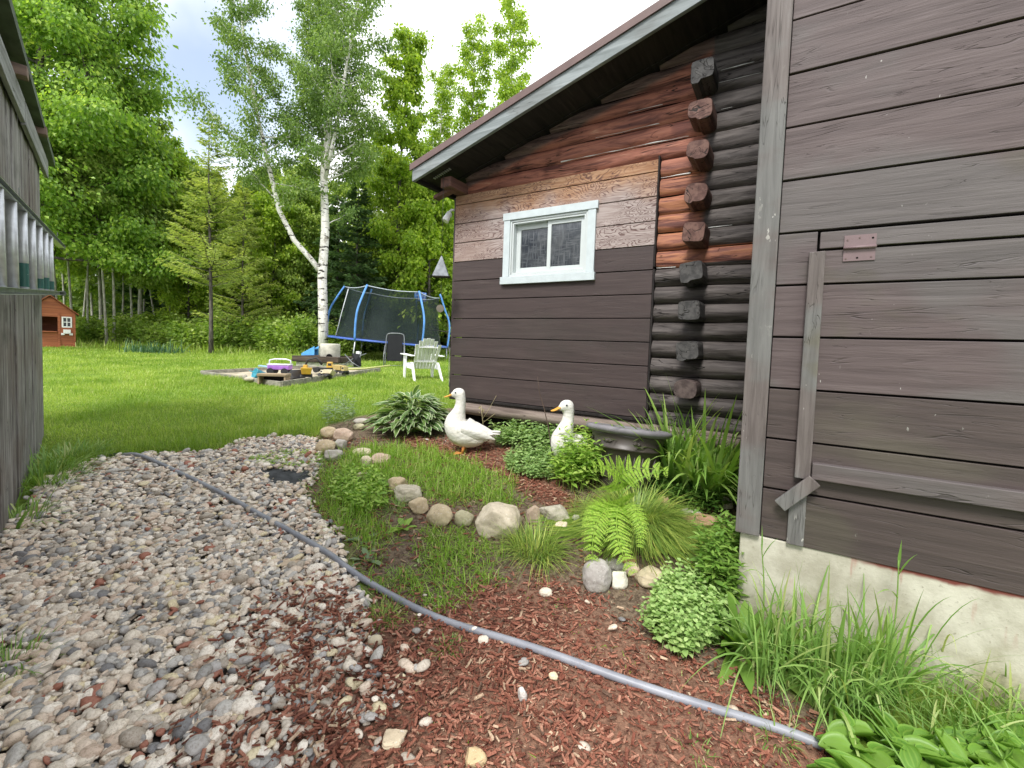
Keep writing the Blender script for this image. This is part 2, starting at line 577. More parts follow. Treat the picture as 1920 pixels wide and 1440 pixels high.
def rotm(yaw, a, b):
    cz, sz = np.cos(yaw), np.sin(yaw); ca, sa = np.cos(a), np.sin(a); cb, sb = np.cos(b), np.sin(b)
    o = np.ones_like(yaw); z = 0 * o
    Rz = np.stack([np.stack([cz, -sz, z], -1), np.stack([sz, cz, z], -1), np.stack([z, z, o], -1)], 1)
    Rx = np.stack([np.stack([o, z, z], -1), np.stack([z, ca, -sa], -1), np.stack([z, sa, ca], -1)], 1)
    Ry = np.stack([np.stack([cb, z, sb], -1), np.stack([z, o, z], -1), np.stack([-sb, z, cb], -1)], 1)
    return Rz @ Rx @ Ry


def build_pebbles():
    V0, F0 = ico(2)
    temps = []
    for k in range(10):
        q = V0.copy(); a = rdir(5)
        for j in range(5):                       # flatten a few facets, so pebbles are not eggs
            d = q @ a[j]; lim = RNG.uniform(.55, .85)
            q -= np.where(d > lim, (d - lim) * .85, 0)[:, None] * a[j]
        temps.append(q)
    x, y = scatter_xy(-7.5, 1.2, .35, 5.2, 3500)
    g, m, b = zones(x, y)
    # stones thin out where the wood chips take over
    gd = polydist(x, y, P_GRAVEL)
    thin = np.clip((x + 1.02 + wobble(x, y, 1.3, 3) * .25 + wobble(x, y, 4.1, 1) * .10 + (y - 1.5) * .06) / .80, 0, 1)
    pm = np.clip(g - thin * .80 * m, 0, 1)
    pm = np.maximum(pm, np.where((gd < .05) & (m > .2), .05 * np.exp(gd / .16), 0) ** .77)
    stray = (RNG.random(len(x)) < .002) & (m > .3) & (g < .5)
    keep = (RNG.random(len(x)) < pm ** 1.3) | stray
    fp = P_FABRIC; keep &= polydist(x, y, fp) < .02 + .05 * RNG.random(len(x))
    keep &= ~((y > 2.9) & (RNG.random(len(x)) < .25))
    x, y = x[keep], y[keep]; n = len(x)
    s = np.clip(np.exp(RNG.normal(math.log(.0172), .36, n)), .009, .042)
    sc = np.stack([s * RNG.uniform(.95, 1.35, n), s * RNG.uniform(.7, 1.0, n), s * RNG.uniform(.36, .68, n)], 1)
    M = rotm(RNG.uniform(0, 2 * PI, n), RNG.normal(0, .35, n), RNG.normal(0, .35, n))
    z = ground(x, y) + sc[:, 2] * .45 + RNG.random(n) * .026
    P = np.stack([x, y, z], 1); ti = RNG.integers(0, 10, n)
    base = np.array(temps)[ti] * sc[:, None, :]
    V = np.einsum('nij,nvj->nvi', M, base) + P[:, None, :]
    F = (np.arange(n) * len(V0))[:, None, None] + F0
    t = T('river_pebble')
    c = t.ramp(t.rnd(), [(0, (.36, .32, .27)), (.10, (.54, .49, .42)), (.24, (.66, .60, .51)), (.37, (.29, .285, .275)), (.44, (.58, .49, .40)), (.56, (.44, .43, .405)),
                         (.64, (.74, .69, .61)), (.75, (.18, .18, .185)), (.79, (.50, .40, .32)), (.87, (.38, .37, .36)), (.93, (.60, .53, .36)), (.975, (.30, .13, .09))], 'CONSTANT')
    p = t.pos()
    c = t.mix(t.step(t.noise(p, 90, 4, .65), .42, .72), c, t.mix(1.0, c, (.66, .62, .58), 'MULTIPLY'))
    c = t.mix(1.0, c, (1.22, 1.19, 1.16), 'MULTIPLY')
    c = t.mix(t.step(t.noise(p, 330, 2), .60, .7), c, t.mix(1.0, c, (.55, .52, .5), 'MULTIPLY'))
    t.bsdf(c, .62, .35, nrm=t.bump(t.noise(p, 160, 3), .35, .004))
    o = link('gravel', mesh_np('gravel', V.reshape(-1, 3), F.reshape(-1, 3), True), t.m)
    stuff(o, 'rounded grey and cream pebbles covering the path', 'gravel')


def build_chips():
    cube = np.array([[-1, -1, -1], [1, -1, -1], [1, 1, -1], [-1, 1, -1], [-1, -1, 1], [1, -1, 1], [1, 1, 1], [-1, 1, 1]], float) * .5
    FQ = np.array([[0, 3, 2, 1], [4, 5, 6, 7], [0, 1, 5, 4], [1, 2, 6, 5], [2, 3, 7, 6], [3, 0, 4, 7]])
    x, y = scatter_xy(-2.2, 1.7, .35, 5.0, 11500)
    g, m, b = zones(x, y)
    lean = np.clip((x + 1.55 + (y - 1.5) * .1 + wobble(x, y, 1.3, 3) * .25) / 1.0, 0, 1)
    pr = m * np.where(g > .5, .12 + .55 * lean, .8) * (.38 + .62 * ease(-.35, .15, wobble(x, y, 1.7, 7) - .12 * ease(.1, .9, x)))
    pr = np.maximum(pr, .05 * b)
    keep = RNG.random(len(x)) < pr
    x, y = x[keep], y[keep]; n = len(x)
    big = np.clip(1.0 - (x + .75 + wobble(x, y, 1.1, 2) * .12) / .75, .03, 1)
    fine = RNG.random(n) < (.84 - .58 * big)
    l = np.where(fine, RNG.uniform(.008, .022, n), RNG.uniform(.018, .044, n))
    w = np.where(fine, RNG.uniform(.002, .005, n), RNG.uniform(.005, .0105, n))
    h = np.where(fine, .002, RNG.uniform(.003, .007, n))
    sh = cube[None] * np.ones((n, 1, 1))
    sh = sh + RNG.normal(0, .10, sh.shape) * np.array([.6, 1, 1.0])
    sh = sh * np.stack([l, w, h], 1)[:, None, :]
    M = rotm(RNG.uniform(0, 2 * PI, n), RNG.normal(0, .5, n), RNG.normal(0, .22, n))
    g2, _, _ = zones(x, y)
    P = np.stack([x, y, ground(x, y) + .004 + RNG.random(n) * np.where(fine, .006, .016) + g2 * RNG.random(n) * .034], 1)
    V = np.einsum('nij,nvj->nvi', M, sh) + P[:, None, :]
    F = (np.arange(n) * 8)[:, None, None] + FQ
    t = T('wood_chip')
    c = t.ramp(t.rnd(), [(0, (.20, .075, .048)), (.2, (.29, .115, .074)), (.4, (.12, .042, .028)), (.50, (.37, .165, .11)), (.66, (.24, .085, .055)), (.78, (.42, .22, .15)), (.88, (.16, .10, .07)), (.94, (.52, .38, .26))], 'CONSTANT')
    p = t.pos()
    c = t.mix(t.step(t.noise(p, 160, 3), .4, .7), c, t.mix(1.0, c, (.6, .55, .52), 'MULTIPLY'))
    t.bsdf(c, .75, .25, nrm=t.bump(t.noise(p, 260, 3), .4, .003))
    o = link('mulch', mesh_np('mulch', V.reshape(-1, 3), F.reshape(-1, 4)), t.m)
    stuff(o, 'red brown wood chip mulch beside the grey hose', 'mulch')


P_FABRIC = gpts([(478, 884), (520, 876), (566, 882), (590, 872), (592, 900), (560, 916), (520, 915), (486, 900)])

# ---------------------------------------------------------------- lawn
GRASS = [(0, (.29, .40, .060)), (.25, (.37, .50, .085)), (.5, (.21, .32, .045)), (.7, (.44, .56, .11)), (.88, (.50, .58, .17)), (1, (.60, .58, .28))]


def grass_mat(name, stops=GRASS, patch=((.55, .62, .5))):
    return leafmat(name, stops, .4, .5, .3, (1.1, patch))


MAT_LAWN = grass_mat('lawn_grass', patch=(.58, .70, .50))


def blade_set(x, y, L, W, lean=.5, droop=.45, seg=2, zoff=-.005):
    n = len(x)
    a = RNG.uniform(0, 2 * PI, n); l = np.abs(RNG.normal(0, lean, n))
    d = nrm(np.stack([np.cos(a) * l, np.sin(a) * l, np.ones(n)], 1))
    return blades(np.stack([x, y, ground(x, y) + zoff], 1), d, L, W, RNG.uniform(.1, droop * 2, n), seg)


def lawn_mask(x, y):
    g, m, b = zones(x, y)
    ok = (g < .25 + .7 * (RNG.random(len(x)) < .35 * (wobble(x, y, 3.7, 4) > -.1))) & (b < .25) & (y > 3.6)
    # inside the sheds and cabin nothing grows
    for fr, x0, x1, y0, y1 in ((W1, -2.15, 6, .1, 8), (W2, .05, 6, .03, 4), (SH, -6, -.02, -.02, 4)):
        s = (x - fr.o[0]) * fr.x[0] + (y - fr.o[1]) * fr.x[1]; q = (x - fr.o[0]) * fr.y[0] + (y - fr.o[1]) * fr.y[1]
        ok &= ~((s > x0) & (s < x1) & (q > y0) & (q < y1))
    ok &= ~(polydist(x, y, P_SAND) > .02)
    return ok


P_SAND = gpts([(376, 704), (520, 726), (600, 716), (712, 697), (570, 692)])


def build_lawn():
    parts = []
    for y0, y1, dens, L0, W0 in ((3.6, 6.5, 5200, .105, .0058), (6.5, 9.5, 2600, .12, .0085), (9.5, 14, 1100, .13, .013), (14, 20, 520, .14, .021), (20, 27, 220, .17, .035)):
        x, y = scatter_xy(-min(1.22 * y1 + .3, 27), .6 if y1 < 8 else -.03 * y1 + 1.0, y0, y1, dens)
        k = lawn_mask(x, y) & (x > -1.25 * y - .4); x, y = x[k], y[k]; n = len(x)
        tus = .75 + .55 * (wobble(x, y, .9, 4) > .2) * RNG.random(n) + .3 * wobble(x, y, .35, 9)
        # longer along the gravel edge
        d = polydist(x, y, P_GRAVEL); tus = tus + .9 * np.exp(-((d + .12) / .22) ** 2) * (y < 6)
        L = L0 * np.clip(tus, .5, 2.2) * RNG.uniform(.6, 1.25, n)
        parts.append(blade_set(x, y, L, W0 * RNG.uniform(.6, 1.2, n), .55, .4))
    V, F, e = join_np(parts)
    o = link('lawn', mesh_np('lawn', V, F), MAT_LAWN)
    stuff(o, 'bright green mown lawn running back to the woods', 'lawn')


def build_bed_grass():
    parts = []
    for poly, dens, L0, ln in ((P_BEDGRASS, 8500, .165, .75), (P_PATCH2, 8500, .12, 1.0), (P_PATCH3, 6000, .09, 1.1)):
        p = np.array(poly); x, y = scatter_xy(p[:, 0].min() - .2, p[:, 0].max() + .2, p[:, 1].min() - .2, p[:, 1].max() + .2, dens)
        d = polydist(x, y, poly) + wobble(x, y, 3.2, 1) * .07
        k = RNG.random(len(x)) < ease(-.08, .10, d) * (.45 + .55 * (wobble(x, y, 2.7, 6) > -.35))
        x, y = x[k], y[k]; n = len(x)
        parts.append(blade_set(x, y, L0 * RNG.uniform(.35, 1.35, n) * (.75 + .5 * (wobble(x, y, 5.5, 2) > .1)), .0058 * RNG.uniform(.6, 1.2, n), ln, .75, 4))
    # sparse weeds and dry bits everywhere on the bare soil
    x, y = scatter_xy(-1.4, 1.6, 1.3, 5.4, 1500); g, m, b = zones(x, y)
    k = (b > .6) & (g < .3) & (RNG.random(len(x)) < .22 + .7 * (wobble(x, y, 1.5, 8) > .05) - .55 * m); x, y = x[k], y[k]
    parts.append(blade_set(x, y, RNG.uniform(.015, .055, len(x)), .0045, 1.4, .5))
    V, F, e = join_np(parts)
    t = leafmat('bed_grass', [(0, (.17, .32, .03)), (.4, (.25, .42, .05)), (.72, (.33, .50, .08)), (.93, (.46, .54, .18)), (1, (.56, .52, .28))], .38, .5, .3)
    o = link('bed_grass', mesh_np('bed_grass', V, F), t)
    stuff(o, 'thin grass and weeds growing through the rock edged bed', 'grass')


build_pebbles(); build_chips(); build_lawn(); build_bed_grass()

# ================================================================ wood materials (object space: X along the wall, Z up)
def wood(name, base, dark, lite, axis='X', grain=26, rough=.72, spec=.3, bump=.5, patches=(), lines=0.0, spots=None, bottom=None):
    t = T(name); v = t.obj()
    sc = {'X': (.07, 1, 1), 'Z': (1, 1, .07), 'Y': (1, .07, 1)}[axis]
    off = t.n('CombineXYZ', {0: t.math('MULTIPLY', t.orn(), 13.0), 1: t.math('MULTIPLY', t.orn(), 7.0), 2: t.math('MULTIPLY', t.orn(), 29.0)}).outputs[0]
    v2 = t.n('VectorMath', {0: v, 1: off}, operation='ADD').outputs[0]
    g = t.noise(t.map(v2, sc), grain, 6, .62, .6)
    g2 = t.noise(t.map(v2, sc), grain * 3.6, 4, .6)
    c = t.mix(t.step(g, .30, .62), dark, base)
    c = t.mix(t.step(g, .55, .80), c, lite)
    for (scale, lo, hi, colour, w) in patches:
        f = t.math('MULTIPLY', t.step(t.noise(t.map(v, (.55, 1, 1), loc=(scale * 3.1, 0, scale)), scale, 4, .55), lo, hi), w)
        c = t.mix(f, c, t.mix(t.step(g, .3, .75), tuple(x * .72 for x in colour), colour))
    h = t.math('ADD', g, t.math('MULTIPLY', g2, .5))
    if lines:
        cr = t.math('ABSOLUTE', t.math('SUBTRACT', t.noise(t.map(v2, sc), grain * .55, 3, .5, 1.2), .5))
        k = t.step(cr, .010, .0)
        k = t.math('MULTIPLY', k, t.step(t.noise(v, 3.3, 2), .45, .6))
        c = t.mix(t.math('MULTIPLY', k, lines), c, tuple(x * .25 for x in dark)); h = t.math('SUBTRACT', h, k)
    if spots:
        f = t.math('MULTIPLY', t.step(t.noise(t.map(v, (1, 1, .45)), spots[0], 3, .7), spots[1], spots[1] + .02), t.step(t.noise(v, 2.1, 2), .5, .62))
        c = t.mix(f, c, spots[2])
    t.bsdf(c, rough, spec, nrm=t.bump(h, bump, .006))
    return t.m


M_BROWN = wood('brown_painted_ply', (.072, .052, .050), (.054, .039, .038), (.095, .073, .069), 'X', 22, .55, .35, .3, lines=.25, patches=((1.3, .5, .68, (.064, .054, .048), .6),))
M_GREYBROWN = wood('weathered_brown_boards', (.106, .079, .079), (.074, .054, .054), (.138, .108, .108), 'X', 24, .6, .3, .5, lines=.5,
                   patches=((1.15, .50, .60, (.134, .125, .123), .6), (1.9, .60, .68, (.105, .09, .068), .7)), spots=(34, .70, (.42, .40, .38)))
M_LOWBOARD = wood('dark_brown_boards', (.074, .055, .052), (.052, .039, .037), (.096, .075, .071), 'X', 24, .6, .3, .45, lines=.4,
                  patches=((1.6, .52, .63, (.10, .088, .066), .6),), spots=(30, .70, (.30, .29, .27)))
M_POST = wood('weathered_post_board', (.145, .122, .116), (.095, .078, .074), (.205, .185, .178), 'Z', 30, .68, .3, .5, lines=.5,
              patches=((2.3, .47, .6, (.17, .17, .166), .8), (1.7, .60, .68, (.135, .12, .08), .7)), spots=(26, .66, (.45, .43, .40)))
M_SHED = wood('grey_weathered_boards', (.28, .265, .25), (.10, .092, .085), (.46, .45, .43), 'Z', 26, .85, .2, .8, lines=.8,
              patches=((1.4, .5, .66, (.165, .125, .10), .5), (2.2, .56, .7, (.10, .095, .085), .7)))
M_SHEDTRIM = wood('grey_shed_trim', (.28, .285, .27), (.16, .16, .15), (.38, .38, .36), 'X', 22, .8, .2, .6, lines=.5)
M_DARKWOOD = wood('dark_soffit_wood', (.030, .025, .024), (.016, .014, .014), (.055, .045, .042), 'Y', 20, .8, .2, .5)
M_FASCIA = wood('flaking_fascia', (.255, .28, .285), (.15, .17, .17), (.36, .385, .385), 'X', 18, .7, .3, .35, lines=.4, patches=((3.0, .5, .62, (.19, .20, .195), .7),))


def m_ply():
    """rotary cut plywood with its contour grain, bleached and partly still stained"""
    t = T('weathered_plywood'); v = t.obj()
    row = t.math('FLOOR', t.math('DIVIDE', t.math('SUBTRACT', t.xyz(v)[2], 2.37), .2115))
    v2 = t.n('VectorMath', {0: v, 1: t.n('CombineXYZ', {0: t.math('MULTIPLY', row, 3.7), 2: t.math('MULTIPLY', row, 1.3)}).outputs[0]}, operation='ADD').outputs[0]
    f = t.noise(t.map(v2, (1.0, 1, 2.9)), 2.6, 3, .5, .5)
    fr = t.math('FRACT', t.math('MULTIPLY', f, 21.0))
    ln = t.math('SUBTRACT', 1.0, t.step(t.math('ABSOLUTE', t.math('SUBTRACT', fr, .5)), .02, .24))
    fine = t.noise(t.map(v, (.08, 1, 1)), 60, 4, .6)
    z = t.xyz(v)[2]
    warm = t.step(t.math('ADD', z, t.math('MULTIPLY', t.noise(v, 3.0, 3), .55)), 2.98, 3.32)
    c = t.mix(t.step(fine, .35, .65), (.31, .245, .228), (.43, .36, .34))
    c = t.mix(warm, c, t.mix(t.step(fine, .35, .65), (.30, .155, .085), (.45, .27, .165)))
    left = t.step(t.math('ADD', t.xyz(v)[0], t.math('MULTIPLY', t.noise(v, 2.2, 3), .9)), -1.05, -1.55)
    c = t.mix(t.math('MULTIPLY', left, .4), c, (.24, .14, .10))
    amt = t.math('MULTIPLY', ln, t.step(t.noise(t.map(v, (.6, 1, 1)), 3.1, 2), .36, .55))
    c = t.mix(t.math('MULTIPLY', amt, .85), c, (.095, .045, .042))
    t.bsdf(c, .78, .25, nrm=t.bump(t.math('SUBTRACT', t.math('MULTIPLY', fine, .5), amt), .4, .004))
    return t.m


M_PLY = m_ply()


def m_logs():
    """logs with old red stain on the sheltered upper courses, charcoal paint low down, charcoal tone right of the log ends and along the roof"""
    t = T('stained_logs'); v = t.obj()
    s = t.xyz(v); nz = t.noise(t.map(v, (.12, 1, 1)), 17, 6, .63, .8); big = t.noise(v, 2.6, 3)
    fine = t.noise(t.map(v, (.05, 1, 1)), 80, 4, .6)
    red = t.mix(t.step(nz, .32, .58), (.105, .036, .028), (.33, .125, .082))
    red = t.mix(t.step(nz, .56, .76), red, (.50, .27, .185))
    warm = t.math('MULTIPLY', t.step(s[2], 3.12, 2.85), t.step(nz, .40, .62))
    red = t.mix(warm, red, (.39, .165, .082))
    red = t.mix(t.step(big, .56, .72), red, t.mix(1.0, red, (.55, .50, .55), 'MULTIPLY'))
    char = t.mix(t.step(nz, .35, .62), (.042, .034, .032), (.115, .098, .092))
    char = t.mix(t.step(nz, .58, .8), char, (.20, .175, .165))
    xe = t.math('ADD', s[0], t.math('MULTIPLY', t.math('SUBTRACT', big, .5), .12))
    right = t.step(xe, .34, .40)
    row = t.math('MULTIPLY', t.step(s[2], 2.19, 2.20), t.step(s[2], 2.335, 2.33))
    right = t.math('MULTIPLY', right, t.math('SUBTRACT', 1.0, row))
    low = t.step(s[2], 2.175, 2.165)
    top = t.step(t.math('ADD', t.math('SUBTRACT', s[2], t.math('MULTIPLY', s[0], .296)), t.math('MULTIPLY', big, .08)), 3.80, 3.86)
    m = t.math('MAXIMUM', t.math('MAXIMUM', right, low), t.math('MULTIPLY', top, .8))
    c = t.mix(m, red, char)
    cr = t.math('ABSOLUTE', t.math('SUBTRACT', t.noise(t.map(v, (.10, 1, 1)), 11, 3, .5, 1.0), .5))
    k = t.math('MULTIPLY', t.step(cr, .012, .0), t.step(t.noise(v, 2.7, 2), .42, .55))
    c = t.mix(k, c, (.010, .008, .008))
    h = t.math('SUBTRACT', t.math('ADD', nz, t.math('MULTIPLY', fine, .35)), k)
    t.bsdf(c, .66, .35, nrm=t.bump(h, .75, .012))
    return t.m


M_LOG = m_logs()
M_GAP = plain('dark_gap', (.008, .007, .007), .9, .1)
M_CHINK = plain('white_caulk', (.62, .62, .60), .7, .3, bscale=90, bump=.5)
M_WHITE = plain('white_window_paint', (.55, .61, .63), .45, .4, var=.05, scale=14, bump=.12, bscale=50)
M_VINYL = plain('white_vinyl', (.58, .62, .62), .35, .45, var=.03)
M_ROOF = plain('brown_roof_metal', (.135, .085, .078), .5, .4, var=.12)


def m_glass_screen():
    t = T('screened_pane'); v = t.obj(); s = t.xyz(v)
    a = t.math('SINE', t.math('MULTIPLY', s[0], 620.0)); b = t.math('SINE', t.math('MULTIPLY', s[2], 620.0))
    wv = t.noise(t.map(v, (1, 1, .12)), 70, 3, .6); wh = t.noise(t.map(v, (.12, 1, 1)), 70, 3, .6)
    f = t.math('MAXIMUM', t.step(wv, .48, .66), t.step(wh, .5, .68))
    big = t.noise(v, 5, 3)
    c = t.mix(t.step(big, .35, .65), (.030, .035, .045), (.085, .09, .098))
    c = t.mix(t.math('MULTIPLY', f, .42), c, (.19, .20, .215))
    cur = t.math('MULTIPLY', t.step(s[0], -1.005, -1.0), t.step(s[0], -.98, -.985))
    t.bsdf(c, .16, .6, nrm=t.bump(t.math('ADD', wv, wh), .08, .001), **{'Coat Weight': .5, 'Coat Roughness': .05})
    return t.m


M_PANE = m_glass_screen()


def m_logend():
    t = T('log_end_grain'); v = t.obj(); s = t.xyz(v)
    r = t.noise(v, 9, 4, .6)
    ring = t.wave(t.map(v, (1, .2, 1), loc=(-.352, 0, 0)), 34, 1.2, 2, 2.0, 'Y', 'RINGS')
    b = t.noise(t.map(v, (1, .1, 1)), 22, 4, .55)
    hi = t.attr('red')
    c = t.mix(t.step(b, .35, .65), (.050, .048, .048), (.105, .100, .097))
    c2 = t.mix(t.step(b, .35, .65), (.100, .048, .040), (.200, .110, .088))
    c = t.mix(hi, c, c2)
    c = t.mix(t.math('MULTIPLY', ring, .5), c, t.mix(1.0, c, (.5, .5, .5), 'MULTIPLY'))
    ck = t.math('ABSOLUTE', t.math('SUBTRACT', t.noise(v, 7, 2, .5, 1.2), .5))
    c = t.mix(t.step(ck, .014, 0), c, (.012, .010, .009))
    t.bsdf(c, .7, .3, nrm=t.bump(t.math('SUBTRACT', t.math('MULTIPLY', b, .4), t.step(ck, .02, 0)), .5, .006))
    return t.m


M_LOGEND = m_logend()


def m_concrete():
    t = T('mossy_concrete'); v = t.obj(); s = t.xyz(v)
    n = t.noise(v, 4, 5, .6); f = t.noise(v, 55, 4, .6)
    c = t.mix(t.step(n, .35, .65), (.36, .335, .265), (.54, .515, .43))
    c = t.mix(t.step(f, .60, .72), c, (.30, .28, .22))
    moss = t.math('MULTIPLY', t.step(t.math('ADD', s[2], t.math('MULTIPLY', n, .45)), .58, .22), .9)
    c = t.mix(moss, c, t.mix(t.step(f, .4, .6), (.22, .205, .10), (.33, .31, .17)))
    drip = t.math('MULTIPLY', t.step(t.noise(t.map(v, (1, 1, .16)), 13, 3), .60, .68), t.step(s[2], .26, .45))
    c = t.mix(t.math('MULTIPLY', drip, .6), c, (.36, .17, .14))
    lip = t.math('MULTIPLY', t.step(t.math('ADD', s[2], t.math('MULTIPLY', t.noise(v, 7, 3), .05)), .525, .545), t.step(s[0], .42, .6))
    c = t.mix(lip, c, (.16, .045, .035))
    t.bsdf(c, .85, .25, nrm=t.bump(t.math('ADD', n, f), .35, .006))
    return t.m


M_CONC = m_concrete()


# ================================================================ log cabin
def board_row(mb, s0, s1, z0, z1, y0, y1, jig=.0015):
    mb.box((s0, y0 + RNG.uniform(-jig, jig), z0), (s1, y1, z1))


def siding_row(mb, s0, s1, z0, z1, y):
    wx0, wx1, wz0, wz1 = -1.482, -.632, 2.172, 2.738        # window opening
    if z1 <= wz0 or z0 >= wz1: return board_row(mb, s0, s1, z0, z1, y, .055)
    board_row(mb, s0, wx0, z0, z1, y, .055); board_row(mb, wx1, s1, z0, z1, y, .055)
    if z0 < wz0: board_row(mb, wx0, wx1, z0, wz0, y, .055)
    if z1 > wz1: board_row(mb, wx0, wx1, wz1, z1, y, .055)


def make_cabin():
    cab = thing('log_cabin', 'brown log cabin gable end with plywood siding and a small white window', 'cabin', tuple(W1.o), W1.ang)
    zt = lambda s: 3.92 + .296 * s                     # underside of the roof
    # walls behind everything
    w = MB(); zl, zr = zt(-2.2) - .02, zt(1.5) - .02
    w.hexa([(-2.19, .10, .84), (4.5, .10, .84), (4.5, 6, .84), (-2.19, 6, .84), (-2.19, .10, zl), (4.5, .10, zt(4.5) - .02), (4.5, 6, zt(4.5) - .02), (-2.19, 6, zl)])
    w.build('wall', M_GAP, cab)
    lo = MB(); lo.box((-2.1, .10, .25), (1.4, .6, .84)); lo.build('crawl_space', M_GAP, cab)
    # plywood siding, one course after another, grooves left open
    up = MB(); dn = MB(); g = .0055
    zs = [.845 + .2115 * k for k in range(0, 8)]
    for i, z in enumerate([1.099 - .2115 + .2115 * k for k in range(-0, 7)]):
        z0 = z if i else .845
        z1 = 1.099 - .2115 + .2115 * (i + 1)
        siding_row(dn, -2.235, -.008, z0 + g * .5, z1 - g, -.020)
    for i, (z0, z1) in enumerate(((2.368, 2.579), (2.579, 2.79), (2.79, 3.0), (3.0, 3.106))):
        siding_row(up, -2.235, -.006, z0 + g * .5, z1 - g, -.021)
    dn.build('painted_siding', M_BROWN, cab, .003)
    up.build('weathered_siding', M_PLY, cab, .003)
    e = MB(); e.box((-.004, -.024, .86), (.010, .05, 2.16)); e.box((-.003, -.030, 2.18), (.009, .05, 3.125)); e.build('edge_strip', M_DARKWOOD, cab)
    b = MB(); b.box((-2.24, -.035, .815), (.05, .05, .842)); b.build('drip_board', M_DARKWOOD, cab, .004)
    # logs above the siding and to its right
    h = .1555
    for k in range(-2, 22):
        z0 = 1.078 + h * k; zc = z0 + h / 2
        s1 = 1.25
        s0 = .012 if zc < 3.1 else max(-2.13, (z0 + .03 - 3.92) / .296)
        if s0 > s1 - .1: break
        ns = max(8, int((s1 - s0) / .03)); prof = np.linspace(-.5, .5, 11)
        S = np.linspace(s0, s1, ns); ph = RNG.uniform(0, 50)
        q = np.zeros((ns, 11, 3))
        flat = 3.2 if zc > 2.1 else 2.2
        dep = .034 if zc > 2.1 else .05
        for i, s_ in enumerate(S):
            for j, p in enumerate(prof):
                bul = 1 - abs(2 * p) ** flat
                y = .034 - dep * bul - .010 * mnoise.noise((s_ * 2.2 + ph, p * 3, 0)) - .006 * mnoise.noise((s_ * 7 + ph, p * 9, 3))
                zz = zc + p * (h - .004) + .006 * mnoise.noise((s_ * 1.7 + ph, 5, 1)) * (1 - .0 * p)
                zz = min(zz, zt(s_) - .004) if zc > 3.1 else zz
                q[i, j] = (s_, y, zz)
        i0 = np.arange(ns - 1)[:, None] * 11 + np.arange(10)[None, :]
        F = np.stack([i0, i0 + 11, i0 + 12, i0 + 1], -1).reshape(-1, 4)[:, ::-1]
        # face the camera (-Y)
        me = mesh_np('log', q.reshape(-1, 3), F[:, ::-1], True)
        link('log', me, M_LOG, cab)
    # caulk showing in some joints
    def caulk(s0, s1, z, th=.006):
        S = np.arange(s0, s1, .02); m = MB()
        m.tube([(s_, -.003 + .003 * mnoise.noise((s_ * 9, z, 0)), z + .0055 * mnoise.noise((s_ * 5, z, 2))) for s_ in S],
               [max(.0012, th * (.55 + 1.2 * mnoise.noise((s_ * 6, z, 7)))) for s_ in S], 6)
        m.build('caulking', M_CHINK, cab)
    z_ = lambda k: 1.078 + h * k
    caulk(-.95, .24, z_(14) + .0, .006); caulk(.02, .27, z_(12), .008); caulk(-.6, .0, z_(15), .004)
    caulk(.45, .70, z_(17), .005); caulk(.47, .56, z_(15), .005); caulk(.44, .75, z_(16) + .06, .003); caulk(-.3, .02, z_(16), .003)
    caulk(.02, .2, z_(7) + .003, .004); caulk(.42, .62, z_(9), .003); caulk(-.005, .012, z_(13) + .02, .012)
    # ends of the cross logs
    for k, zc in enumerate((3.642, 3.329, 3.021, 2.706, 2.396, 2.087, 1.777, 1.460, 1.148)):
        red = 1.0 if 1 <= k <= 4 else (.35 if k == 8 else 0.0)
        wd, hh = .088 + RNG.uniform(-.006, .006), .074 + RNG.uniform(-.004, .004)
        pr = .245 + RNG.uniform(-.02, .02)
        m = MB(); n = 28; sq = (7.0, 4.5, 3.6, 3.2, 6.0, 8.0, 8.0, 6.0, 3.0)[k]; tw = RNG.uniform(-.16, .16); cut = RNG.uniform(-1, 1.2)
        ring = []
        for j in range(n):
            a = 2 * PI * j / n + PI / 4
            r = 1 / (abs(math.cos(a)) ** sq + abs(math.sin(a)) ** sq) ** (1 / sq) * (1 + .025 * mnoise.noise((k * 3.3, math.cos(a) * 2, math.sin(a) * 2)))
            ring.append((math.cos(a) * wd * r + tw * math.sin(a) * hh, math.sin(a) * hh * r - tw * math.cos(a) * wd - (.022 if math.cos(a) < -.2 and math.sin(a) < -.2 else 0) * cut))
        vs = []
        steps = ((.12, 1.0), (-pr * .5, 1.0), (-pr + .008, .99), (-pr, .955))
        for y, f in steps: vs += [(.352 + x * f, y, zc + z * f) for x, z in ring]
        vs.append((.352, -pr + .003 * (k % 2), zc))
        fs = [(i * n + j, i * n + (j + 1) % n, (i + 1) * n + (j + 1) % n, (i + 1) * n + j) for i in range(3) for j in range(n)]
        fs += [(3 * n + j, 3 * n + (j + 1) % n, 4 * n) for j in range(n)]
        m.add(vs, fs); o = m.build('log_end', M_LOGEND, cab)
        at = o.data.attributes.new('red', 'FLOAT', 'POINT'); at.data.foreach_set('value', np.full(len(o.data.vertices), red, np.float32))
    # base log and sill
    S = np.linspace(-2.12, .9, 60)
    m = MB(); m.tube([(s_, .04 + .01 * mnoise.noise((s_, 0, 0)), .735 - .018 * s_ * 0 + .008 * mnoise.noise((s_ * 1.5, 4, 0))) for s_ in S], [.078 + .006 * mnoise.noise((s_ * 2, 9, 0)) for s_ in S], 18)
    m.build('base_log', wood('weathered_base_log', (.27, .215, .185), (.12, .09, .078), (.40, .34, .30), 'X', 16, .8, .25, .7, lines=.8), cab)
    # roof
    r = MB(); sl = -2.455; rr = 3.4
    def slab(mb, s0, s1, y0, y1, a, b):
        mb.hexa([(s0, y0, zt(s0) + a), (s1, y0, zt(s1) + a), (s1, y1, zt(s1) + a), (s0, y1, zt(s0) + a), (s0, y0, zt(s0) + b), (s1, y0, zt(s1) + b), (s1, y1, zt(s1) + b), (s0, y1, zt(s0) + b)])
